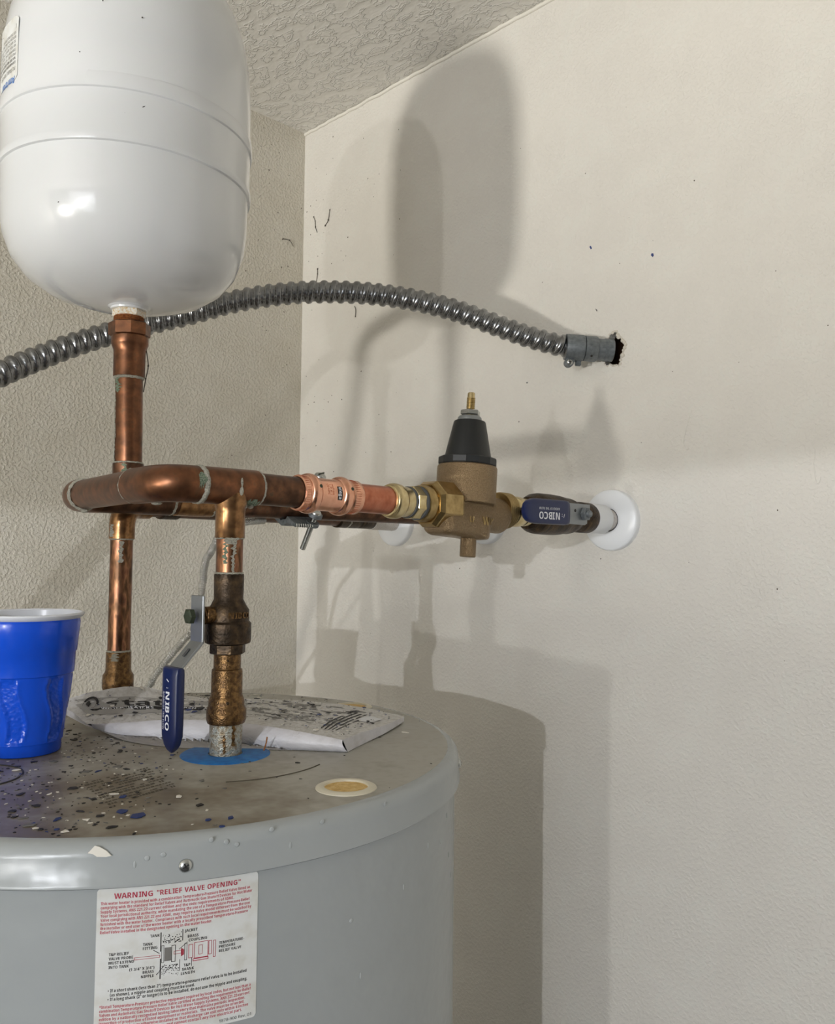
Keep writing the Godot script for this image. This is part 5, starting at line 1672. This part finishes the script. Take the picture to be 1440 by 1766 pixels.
# ---------------------------------------------------------------- blue cup
func build_cup() -> void:
	var c := Vector3(0.2826, TOP + 0.0005, -0.7595)
	var o := thing("plastic_cup", "blue plastic cup with a white inside standing on the left of the heater", "cup", c)
	var rad := func(y: float) -> float: return lerpf(0.0300, 0.0438, y / 0.1165)
	var up := M.new()
	up.lathe([Vector2(rad.call(0.066) + 0.0002, 0.066), Vector2(rad.call(0.067) + 0.0010, 0.0668), Vector2(rad.call(0.084), 0.084), Vector2(rad.call(0.0845) + 0.0008, 0.0850), Vector2(rad.call(0.1050) + 0.0002, 0.1050), Vector2(rad.call(0.1100), 0.1100), Vector2(rad.call(0.1100) - 0.0004, 0.1130), Vector2(rad.call(0.115) - 0.0002, 0.1145)], c, Vector3.UP, 72)
	part("upper_wall", up, mats["cup_blue"], o)
	# pebbled grip zone with wavy finger panels, smooth panels between
	var g := M.new()
	var sm := M.new()
	var nj := 144
	var ni := 30
	var pos := func(i: int, j: int) -> Vector3:
		var y := lerpf(0.010, 0.0665, float(i) / ni)
		var f := float(i) / ni
		var a := TAU * j / nj
		var lobe := fposmod(a / (TAU / 6.0) + 0.10 * sin(f * TAU * 0.9) + 0.2, 1.0)
		var groove := exp(-pow((lobe - 0.5) / 0.045, 2.0)) + exp(-pow((lobe - 0.10) / 0.045, 2.0))
		var pillow := smoothstep(0.0, 0.12, f) * smoothstep(1.0, 0.9, f)
		var r: float = rad.call(y) - 0.0012 * pillow * (1.0 if lobe > 0.12 and lobe < 0.48 else 0.2) + 0.0009 * groove * pillow
		return c + Vector3(r * cos(a), y, r * sin(a))
	for i in ni:
		for j in nj:
			var q := [pos.call(i, j), pos.call(i, j + 1), pos.call(i + 1, j + 1), pos.call(i + 1, j)]
			var f := (i + 0.5) / ni
			var a := TAU * (j + 0.5) / nj
			var lobe := fposmod(a / (TAU / 6.0) + 0.10 * sin(f * TAU * 0.9) + 0.2, 1.0)
			var nn := []
			for e in [[i, j], [i, j + 1], [i + 1, j + 1], [i + 1, j]]:
				var t1: Vector3 = pos.call(e[0], e[1] + 1) - pos.call(e[0], e[1] - 1)
				var t2: Vector3 = pos.call(mini(e[0] + 1, ni), e[1]) - pos.call(maxi(e[0] - 1, 0), e[1])
				var w := t2.cross(t1).normalized()
				if w.dot(q[0] - c - Vector3(0, q[0].y - c.y, 0)) < 0.0: w = -w
				nn.append(w)
			var dst := g if (lobe > 0.10 and lobe < 0.50) else sm
			dst.tri(q[0], q[1], q[2], nn[0], nn[1], nn[2]); dst.tri(q[0], q[2], q[3], nn[0], nn[2], nn[3])
	part("grip_panel", g, mats["cup_blue_pebbled"], o, "pebbled grip panels")
	part("smooth_panel", sm, mats["cup_blue"], o)
	var ft := M.new()
	ft.lathe([Vector2(0.0, 0.003), Vector2(0.0250, 0.003), Vector2(0.0270, 0.0), Vector2(0.0292, 0.0), Vector2(0.0300, 0.0012), Vector2(0.0302, 0.0088), Vector2(0.0308, 0.0098), Vector2(rad.call(0.010), 0.0104)], c, Vector3.UP, 72)
	part("foot", ft, mats["cup_blue"], o)
	var rim := M.new()
	rim.lathe([Vector2(0.0428, 0.1130), Vector2(0.0440, 0.1138), Vector2(0.0454, 0.1150), Vector2(0.0462, 0.1166), Vector2(0.0456, 0.1178), Vector2(0.0442, 0.1180), Vector2(0.0430, 0.1168), Vector2(0.0424, 0.1120), Vector2(0.0290, 0.0060), Vector2(0.0, 0.0050)], c, Vector3.UP, 72)
	part("white_lining", rim, mats["cup_white"], o, "white rolled rim and inside")

# ---------------------------------------------------------------- manual lying on the heater
var bk_top := []
var bk_nu := 0
var bk_nv := 0

func bk(u: float, v: float) -> Vector3:
	# control net rows run from the folded front edge to the back; columns from the left end to the right
	var fu: float = clampf(u, 0.0, 1.0) * (bk_top[0].size() - 1)
	var fv := clampf(v, 0.0, 1.0) * (bk_top.size() - 1)
	var rows := []
	for r in bk_top.size():
		rows.append(cr(bk_top[r], fu))
	return cr(rows, fv)

func cr(a: Array, f: float) -> Vector3:
	var i := clampi(int(floor(f)), 0, a.size() - 2)
	var t := f - i
	var p0: Vector3 = a[maxi(i - 1, 0)]
	var p1: Vector3 = a[i]
	var p2: Vector3 = a[i + 1]
	var p3: Vector3 = a[mini(i + 2, a.size() - 1)]
	return p1.cubic_interpolate(p2, p0, p3, t)

func build_booklet() -> void:
	var y := TOP
	bk_top = [
		[Vector3(0.3527, y + 0.0080, -0.7930), Vector3(0.3734, y + 0.0120, -0.7588), Vector3(0.4116, y + 0.0140, -0.7300), Vector3(0.4470, y + 0.0145, -0.6732), Vector3(0.4654, y + 0.0140, -0.6098), Vector3(0.4762, y + 0.0125, -0.5661)],
		[Vector3(0.3526, y + 0.0140, -0.8230), Vector3(0.3871, y + 0.0170, -0.7850), Vector3(0.4367, y + 0.0155, -0.7530), Vector3(0.4773, y + 0.0145, -0.7062), Vector3(0.5005, y + 0.0130, -0.6426), Vector3(0.5156, y + 0.0110, -0.5837)],
		[Vector3(0.3489, y + 0.0210, -0.8446), Vector3(0.3909, y + 0.0260, -0.7966), Vector3(0.4512, y + 0.0190, -0.7737), Vector3(0.5132, y + 0.0130, -0.7417), Vector3(0.5458, y + 0.0112, -0.6756), Vector3(0.5577, y + 0.0090, -0.6000)],
		[Vector3(0.3649, y + 0.0300, -0.8322), Vector3(0.4060, y + 0.0360, -0.8061), Vector3(0.4728, y + 0.0190, -0.7983), Vector3(0.5521, y + 0.0105, -0.7761), Vector3(0.5986, y + 0.0085, -0.7037), Vector3(0.6071, y + 0.0065, -0.6256)]]
	var front: Array = [Vector3(0.3589, y + 0.0050, -0.7876), Vector3(0.3624, y + 0.0010, -0.7355), Vector3(0.3828, y + 0.0004, -0.6839), Vector3(0.4240, y + 0.0004, -0.6378), Vector3(0.4588, y + 0.0004, -0.6006), Vector3(0.4845, y + 0.0004, -0.5687)]
	var o := thing("instruction_manual", "crumpled white printed manual lying on the heater under the copper riser", "booklet", Vector3(0.46, TOP, -0.70))
	var nu := 48
	var nv := 28
	var thick := func(u: float, v: float) -> float:
		return lerpf(0.0140, 0.0045, v) * smoothstep(-0.35, 0.25, u)
	var top := M.new()
	var up := func(u: float, v: float) -> Vector3:
		var e := 0.004
		return (bk(u + e, v) - bk(u - e, v)).cross(bk(u, v - e) - bk(u, v + e)).normalized()
	var wr := noise(9.0, FastNoiseLite.TYPE_SIMPLEX_SMOOTH, 3, 91)
	var sur := func(u: float, v: float) -> Vector3:
		return bk(u, v) + Vector3.UP * 0.0010 * wr.get_noise_2d(u * 1.6, v * 0.8) * smoothstep(0.0, 0.2, v)
	var low := func(u: float, v: float) -> Vector3:
		var p: Vector3 = bk(u, v)
		var f: Vector3 = cr(front, clampf(u, 0.0, 1.0) * 5.0)
		var k := smoothstep(0.5, 0.0, v)
		return Vector3(lerpf(p.x, f.x, k), lerpf(maxf(TOP + 0.0004, p.y - thick.call(u, v)), f.y, k), lerpf(p.z, f.z, k))
	var pts := []
	for i in nv + 1:
		var row := []
		for j in nu + 1:
			row.append(sur.call(float(j) / nu, float(i) / nv))
		pts.append(row)
	var nrm := []
	for i in nv + 1:
		var row := []
		for j in nu + 1:
			var du: Vector3 = pts[i][mini(j + 1, nu)] - pts[i][maxi(j - 1, 0)]
			var dv: Vector3 = pts[mini(i + 1, nv)][j] - pts[maxi(i - 1, 0)][j]
			var w := du.cross(dv).normalized()
			row.append(w if w.y > 0 else -w)
		nrm.append(row)
	for i in nv:
		for j in nu:
			top.tri(pts[i][j], pts[i][j + 1], pts[i + 1][j + 1], nrm[i][j], nrm[i][j + 1], nrm[i + 1][j + 1])
			top.tri(pts[i][j], pts[i + 1][j + 1], pts[i + 1][j], nrm[i][j], nrm[i + 1][j + 1], nrm[i + 1][j])
	var cover := part("cover", top, mats["booklet_cover"], o, "grimy printed cover")
	# page block: rounded fold in front, cut edges at back and ends, underside
	var pg := M.new()
	var arc := 8
	for j in nu:
		var cols := []
		for jj in [j, j + 1]:
			var u := float(jj) / nu
			var a: Vector3 = pts[0][jj]
			var b: Vector3 = low.call(u, 0.0)
			var mid := (a + b) / 2
			var back: Vector3 = (pts[2][jj] - pts[0][jj])
			back.y = 0
			back = back.normalized()
			var col := []
			for k in arc + 1:
				var t := float(k) / arc
				var wave := 0.0016 * sin(t * PI) * (1.0 + 0.8 * sin(u * 8.0 + t * 5.0)) + 0.0030 * sin(t * PI) * smoothstep(0.3, 0.9, u)
				var hump := Vector3(0, 0.0022 * sin(t * PI) * sin(t * 7.0 + u * 3.0) * smoothstep(0.5, 0.0, u), 0)
				col.append([a.lerp(b, t) - back * wave + hump, (Vector3.UP * (0.2 + cos(t * PI)) - back * (0.5 + sin(t * PI))).normalized()])
			cols.append(col)
		for k in arc:
			pg.tri(cols[0][k][0], cols[1][k][0], cols[1][k + 1][0], cols[0][k][1], cols[1][k][1], cols[1][k + 1][1])
			pg.tri(cols[0][k][0], cols[1][k + 1][0], cols[0][k + 1][0], cols[0][k][1], cols[1][k + 1][1], cols[0][k + 1][1])
		var u0 := float(j) / nu
		var u1 := float(j + 1) / nu
		pg.quad(pts[nv][j], pts[nv][j + 1], low.call(u1, 1.0), low.call(u0, 1.0), Vector3(0.6, 0, -0.6))
		for i in nv:
			var v0 := float(i) / nv
			var v1 := float(i + 1) / nv
			pg.quad(low.call(u0, v0), low.call(u1, v0), low.call(u1, v1), low.call(u0, v1), Vector3.DOWN)
	for i in nv:
		var v0 := float(i) / nv
		var v1 := float(i + 1) / nv
		pg.quad(pts[i][0], pts[i + 1][0], low.call(0.0, v1), low.call(0.0, v0), Vector3(-1, 0, 0))
		pg.quad(pts[i][nu], pts[i + 1][nu], low.call(1.0, v1), low.call(1.0, v0), Vector3(1, 0, 0))
	part("page_block", pg, mats["booklet_paper"], o, "white folded pages")
	# print on the cover
	var on := func(u0: float, v0: float, ku: float, kv: float) -> Callable:
		return func(x: float, yy: float, z: float) -> Vector3:
			var u := u0 + x * ku
			var v := v0 + yy * kv
			return sur.call(u, v) + Vector3.UP * (0.0005 + z)
	var blk := M.new()
	var gry := M.new()
	var wht := M.new()
	var pale := M.new()
	var band := M.new()
	var stripes := M.new()
	var box := M.new()
	var slab := func(mm: M, u0: float, u1: float, v0: float, v1: float, lift: float, k := 10) -> void:
		for i in k:
			var a := lerpf(u0, u1, float(i) / k)
			var b := lerpf(u0, u1, float(i + 1) / k)
			for jn in 3:
				var va := lerpf(v0, v1, jn / 3.0)
				var vb := lerpf(v0, v1, (jn + 1) / 3.0)
				mm.quad(sur.call(a, va) + Vector3.UP * lift, sur.call(b, va) + Vector3.UP * lift, sur.call(b, vb) + Vector3.UP * lift, sur.call(a, vb) + Vector3.UP * lift, Vector3.UP)
	slab.call(pale, 0.06, 0.56, 0.26, 0.74, 0.0003, 24)
	slab.call(band, 0.09, 0.52, 0.36, 0.47, 0.0005, 24)
	blk.letters("state", 0.021, 0.052, true, 0.0, on.call(0.150, 0.475, 4.3, 12.5))
	var emb := M.new()
	emb.lathe([Vector2(0.0080, 0), Vector2(0.0078, 0.0003), Vector2(0.0060, 0.0003), Vector2(0.0058, 0)], sur.call(0.105, 0.56) + Vector3.UP * 0.0006, up.call(0.105, 0.56), 24)
	wht.letters("WATER HEATERS", 0.0085, 0.038, true, 0.0, on.call(0.125, 0.395, 4.3, 10.0))
	var wh2 := M.new()
	wh2.letters("RESIDENTIAL", 0.0075, 0.030, true, 0.0, on.call(0.335, 0.395, 4.3, 10.0))
	# blocks of small print towards the right end, ruled stripes near the corner
	for i in 16:
		var v := 0.30 + 0.036 * i
		var x := 0.50
		while x < 0.86:
			var w := 0.01 + 0.03 * rng.randf()
			if rng.randf() < 0.55:
				slab.call(gry, x, x + w, v, v + 0.014, 0.0004, 1)
			x += w + 0.008
	for i in 5:
		slab.call(stripes, 0.850 + 0.013 * i, 0.855 + 0.013 * i, 0.22, 0.80, 0.0005, 1)
	slab.call(box, 0.90, 0.95, 0.62, 0.78, 0.0005, 4)
	part("black_lettering", blk, mats["black_print"], cover)
	part("grey_print", gry, mats["grey_print"], cover).set_meta("kind", "stuff")
	part("grey_panel", pale, mats["pale_grey_print"], cover)
	part("black_band", band, mats["black_print"], cover)
	part("ruled_stripes", stripes, mats["black_print"], cover).set_meta("kind", "stuff")
	part("blank_box", box, mats["white_print"], cover)
	part("white_lettering", wht, mats["white_print"], cover)
	part("white_lettering", wh2, mats["white_print"], cover)
	part("ring_emblem", emb, mats["black_print"], cover)

# ---------------------------------------------------------------- paint flakes
func flake_mesh(r: float) -> PackedVector3Array:
	var k := rng.randi_range(4, 6)
	var p := PackedVector3Array()
	var st := 0.35 + 0.6 * rng.randf()
	for i in k:
		var a := TAU * (i + rng.randf_range(-0.3, 0.3)) / k
		p.append(Vector3(cos(a) * r * rng.randf_range(0.6, 1.15), 0, sin(a) * r * st * rng.randf_range(0.7, 1.1)))
	return p

func add_flake(m: M, p: PackedVector3Array, xf: Transform3D, t := 0.0005) -> void:
	var c := Vector3.ZERO
	for i in p.size():
		var a := p[i]
		var b := p[(i + 1) % p.size()]
		var upv := Vector3(0, t, 0)
		m.flat(xf * (c + upv), xf * (a + upv), xf * (b + upv), xf.basis.y)
		m.flat(xf * c, xf * a, xf * b, -xf.basis.y)
		m.quad(xf * a, xf * b, xf * (b + upv), xf * (a + upv), xf.basis * (a + b))

func lid_ok(p: Vector3, edge := 0.252) -> bool:
	if Vector2(p.x - HX, p.z - HZ).length() > edge: return false
	if Vector2(p.x - 0.2826, p.z + 0.7595).length() < 0.034: return false
	if Vector2(p.x - 0.404, p.z + 0.635).length() < 0.018: return false
	if Vector2(p.x - 0.43, p.z + 0.892).length() < 0.02: return false
	if Vector2(p.x - 0.4135, p.z + 0.4868).length() < 0.026: return false
	if Vector2(p.x - 0.625, p.z + 0.728).length() < 0.026: return false
	var poly := PackedVector2Array([Vector2(0.345, -0.80), Vector2(0.38, -0.735), Vector2(0.43, -0.655), Vector2(0.478, -0.563), Vector2(0.63, -0.645), Vector2(0.51, -0.77), Vector2(0.41, -0.82), Vector2(0.345, -0.84)])
	return not Geometry2D.is_point_in_polygon(Vector2(p.x, p.z), poly)

func density(p: Vector3) -> float:
	# thickest towards the left and the back, thin on the clean right front
	var d := smoothstep(0.47, 0.28, p.x) * 0.85
	d = maxf(d, smoothstep(-0.80, -0.90, p.z) * 0.9)
	if p.z > -0.60 and p.x > 0.30: d *= 0.12
	if p.z > -0.53: d *= 0.2
	if p.x > 0.56 and p.z < -0.62: d = maxf(d, 0.25)
	return maxf(d, 0.03)

func build_litter() -> void:
	var cols := ["flake_black", "flake_black", "flake_black", "flake_white", "flake_white", "flake_grey", "flake_blue"]
	var words := {"flake_black": "black", "flake_white": "white", "flake_grey": "grey", "flake_blue": "navy blue"}
	# large flakes one by one, on the lid
	var n := 0
	var guard := 0
	while n < 230 and guard < 12000:
		guard += 1
		var a := rng.randf() * TAU
		var r := 0.25 * sqrt(rng.randf())
		var p := Vector3(HX + r * cos(a), TOP + 0.0002, HZ + r * sin(a))
		if not lid_ok(p) or rng.randf() > density(p):
			continue
		n += 1
		var c: String = cols[rng.randi() % cols.size()]
		var m := M.new()
		add_flake(m, flake_mesh(rng.randf_range(0.0018, 0.0052)), Transform3D(Basis(Vector3.UP, rng.randf() * TAU) * Basis(Vector3.RIGHT, rng.randf_range(0.0, 0.05)), p))
		single("paint_flake", m, mats[c], p, "loose %s paint flake lying among others on the dusty heater lid" % words[c], "paint flake", "loose %s paint flakes on the heater lid" % words[c])
	# the ones that stand out on the clean front of the lid
	for e in [["flake_blue", 0.2700, -0.5270, 0.0062, "large navy blue paint flake at the front left of the lid"], ["flake_blue", 0.2300, -0.5560, 0.0052, "navy blue paint flake nearest the left end of the lid's front"], ["flake_black", 0.3120, -0.5200, 0.0038, "black oval paint flake right of the large navy one"], ["flake_blue", 0.2990, -0.4890, 0.0024, "small pointed navy flake just left of the curved navy one"], ["flake_blue", 0.3120, -0.4830, 0.0032, "slim curved navy flake near the rim above the screw"], ["flake_blue", 0.2990, -0.4720, 0.0024, "navy flake lying right on the front rim of the lid"], ["flake_black", 0.2520, -0.4960, 0.0022, "small black flake near the front rim left of the white chip"], ["flake_white", 0.3090, -0.5070, 0.0022, "tiny white flake behind the slim curved navy one"], ["flake_white", 0.3110, -0.5480, 0.0032, "white flake at the corner of the worn print"]]:
		var m := M.new()
		var p := Vector3(e[1], TOP + 0.0003, e[2])
		add_flake(m, flake_mesh(e[3]), Transform3D(Basis(Vector3.UP, 0.75), p), 0.0006)
		single("paint_flake", m, mats[e[0]], p, e[4], "paint flake")
	# on the manual
	n = 0
	while n < 60:
		var u := rng.randf_range(0.04, 0.96)
		var v := rng.randf_range(0.12, 0.96)
		if rng.randf() > (0.9 if u > 0.42 and u < 0.8 else (0.22 if u < 0.42 else 0.45)):
			continue
		n += 1
		var c: String = cols[rng.randi() % cols.size()]
		var e := 0.01
		var nn := (bk(u + e, v) - bk(u - e, v)).cross(bk(u, v - e) - bk(u, v + e)).normalized()
		if nn.y < 0: nn = -nn
		var p := bk(u, v) + nn * 0.0010
		var xx := nn.cross(Vector3(rng.randf() - 0.5, 0.1, rng.randf() - 0.5)).normalized()
		var m := M.new()
		add_flake(m, flake_mesh(rng.randf_range(0.0018, 0.0050)), Transform3D(Basis(xx, nn, xx.cross(nn)), p))
		single("paint_flake", m, mats[c], p, "loose %s paint flake lying among others on the manual" % words[c], "paint flake", "loose %s paint flakes on the manual" % words[c])
	# crumbs too small to pick apart: one object on the lid, one on the manual
	var am := [ArrayMesh.new(), ArrayMesh.new()]
	var at := [Vector3(HX, TOP + 0.0001, HZ), bk(0.5, 0.5)]
	for c in ["flake_black", "flake_white", "flake_grey", "flake_blue"]:
		var m := M.new()
		var k := 0
		guard = 0
		while k < {"flake_black": 700, "flake_white": 260, "flake_grey": 500, "flake_blue": 90}[c] and guard < 30000:
			guard += 1
			var a := rng.randf() * TAU
			var r := 0.256 * sqrt(rng.randf())
			var p := Vector3(HX + r * cos(a), TOP + 0.0001, HZ + r * sin(a))
			if not lid_ok(p, 0.257) or rng.randf() > density(p):
				continue
			k += 1
			add_flake(m, flake_mesh(rng.randf_range(0.0005, 0.0019)), Transform3D(Basis(Vector3.UP, rng.randf() * TAU), p), 0.0003)
		m.add_to(am[0], at[0], mats[c])
		m = M.new()
		for q in 120:
			var u := rng.randf_range(0.04, 0.97)
			var v := rng.randf_range(0.10, 0.97)
			if u < 0.4 and rng.randf() < 0.65:
				continue
			add_flake(m, flake_mesh(rng.randf_range(0.0005, 0.0016)), Transform3D(Basis(Vector3.UP, rng.randf() * TAU), bk(u, v) + Vector3.UP * 0.0009), 0.0003)
		m.add_to(am[1], at[1], mats[c])
	for i in 2:
		var o := MeshInstance3D.new()
		o.name = numbered("paint_crumbs")
		o.mesh = am[i]
		o.position = at[i]
		o.set_meta("kind", "stuff")
		add_child(o, true)
		tag(o, ["fine mixed paint crumbs strewn over the dusty heater lid", "fine mixed paint crumbs strewn over the cover of the manual"][i], "paint crumbs")
	# white chip stuck on the skirt
	var ch := M.new()
	var prof := [[0.0, 0.0], [0.35, 1.0], [0.62, 0.8], [1.0, 0.25], [1.3, -0.5], [1.0, -0.62], [0.5, -0.55], [0.3, -0.2]]
	var poly := PackedVector2Array()
	for e in prof: poly.append(Vector2(e[0] * 0.0105, e[1] * 0.0040))
	var cc := cyl_at(127.2, 1.4312, 0.2688)
	var dn := Vector3(cos(deg_to_rad(127.0)), 0.25, sin(deg_to_rad(127.0))).normalized()
	var xd := Vector3.UP.cross(dn).normalized()
	ch.plate(poly, Transform3D(Basis(xd, dn.cross(xd).normalized(), dn), cc), 0.0007)
	single("paint_chip", ch, mats["flake_white"], cc, "ragged white paint chip stuck on the lid's skirt above the warning label", "paint chip")
	# a twig of splinter by the nipple
	var sp := M.new()
	sp.tube(PackedVector3Array([Vector3(0.4300, TOP + 0.002, -0.6160), Vector3(0.4335, TOP + 0.008, -0.6175), Vector3(0.4350, TOP + 0.0125, -0.6185)]), 0.0006, 6)
	single("splinter", sp, mats["wood_splinter"], Vector3(0.43, TOP + 0.002, -0.616), "tiny brown splinter leaning on the manual beside the crusty nipple", "splinter")

# ---------------------------------------------------------------- specks on the walls
func build_wall_marks() -> void:
	for e in [["flake_blue", 2.0435, -0.6722, 0.0032, "navy paint speck on the wall above the conduit's hole"], ["flake_blue", 2.0095, -0.5755, 0.0030, "navy paint speck on the wall right of the conduit's hole"], ["flake_grey", 1.9518, -0.6624, 0.0030, "grey paint speck on the wall just above the conduit connector"], ["flake_grey", 1.8652, -0.7844, 0.0018, "tiny grey paint speck below the middle of the conduit"]]:
		var m := M.new()
		var p := Vector3(WX - 0.0001, e[1], e[2])
		var b := Basis(Vector3(0, 1, 0), Vector3(-1, 0, 0), Vector3(0, 0, 1)) * Basis(Vector3.UP, 0.5)
		add_flake(m, flake_mesh(e[3]), Transform3D(b, p), 0.0005)
		single("paint_speck", m, mats[e[0]], p, e[4], "paint speck")
	# hanging threads of cobweb and dust near the corner
	var k := 0
	for e in [[[1.0095, 2.262, -1.312], [1.0085, 2.252, -1.306], [1.0090, 2.240, -1.305], [1.0095, 2.228, -1.300]], [[1.0095, 2.117, -1.300], [1.0085, 2.113, -1.288], [1.0085, 2.112, -1.275], [1.0090, 2.100, -1.262], [1.0095, 2.094, -1.255]], [[1.0095, 2.130, -1.300], [1.0085, 2.145, -1.296], [1.0095, 2.155, -1.297]], [[1.0095, 2.235, -1.275], [1.0085, 2.243, -1.265], [1.0095, 2.262, -1.262]], [[0.960, 2.213, -1.3436], [0.975, 2.214, -1.3425], [0.985, 2.205, -1.3436]], [[1.0095, 2.060, -1.185], [1.0085, 2.052, -1.180], [1.0095, 2.040, -1.182]], [[0.4330, 1.8260, -0.8530], [0.4356, 1.8080, -0.8520], [0.4338, 1.7940, -0.8535], [0.4322, 1.7800, -0.8545]]]:
		var pts := []
		for q in e: pts.append(Vector3(q[0], q[1], q[2]))
		var m := M.new()
		m.tube(smooth_path(pts, 0.002), 0.0006, 6)
		for q in pts:
			if rng.randf() < 0.6:
				m.blob(q, Vector3(0.0008, 0.0018, 0.0018) * rng.randf_range(0.4, 1.2), Basis(), 6)
		single("cobweb", m, mats["cobweb_grey"], pts[0], ["dusty cobweb thread just below the ceiling corner", "longest dusty cobweb thread on the right wall near the corner", "short dusty cobweb thread above the longest one", "hooked cobweb thread right of the ceiling corner", "dusty cobweb thread on the back wall by the corner", "small cobweb wisp left of the tank's shadow", "dusty cobweb strand clinging to the copper riser under the tank"][k], "cobweb")
		k += 1
	var d := M.new()
	var e2 := M.new()
	for i in 110:
		var s := absf(rng.randfn(0.0, 0.12))
		var yy := rng.randf_range(1.75, 2.42)
		if rng.randf() < 0.7:
			d.blob(Vector3(WX, yy, WZ + 0.006 + s), Vector3(0.0003, 0.0012, 0.0010) * rng.randf_range(0.4, 1.4), Basis(Vector3.RIGHT, rng.randf() * 3.0), 5)
		else:
			e2.blob(Vector3(WX - 0.006 - s, yy, WZ), Vector3(0.0010, 0.0012, 0.0003) * rng.randf_range(0.4, 1.4), Basis(Vector3.BACK, rng.randf() * 3.0), 5)
	for i in 50:
		d.blob(Vector3(WX, rng.randf_range(1.3, 2.4), rng.randf_range(-1.3, -0.2)), Vector3(0.0002, 0.0009, 0.0009) * rng.randf_range(0.4, 1.2), Basis(), 5)
	for e in [[[1.7947, -0.5205], [1.7715, -0.5278], [1.7553, -0.5310], [1.7453, -0.5279], [1.7465, -0.5239]], [[1.7334, -0.3686], [1.7134, -0.3694], [1.6966, -0.3677], [1.6951, -0.3645], [1.7016, -0.3625]]]:
		var run := []
		for q in e: run.append(Vector3(WX, q[0], q[1]))
		var pr := M.new()
		pr.tube(smooth_path(run, 0.002), 0.0007, 8)
		part("paint_run", pr, mats["wall_paint"], get_node("wall_right"), "dried run of wall paint")
	part("dirt_specks", d, mats["dust_brown"], get_node("wall_right")).set_meta("kind", "stuff")
	part("dirt_specks", e2, mats["dust_brown"], get_node("wall_back")).set_meta("kind", "stuff")
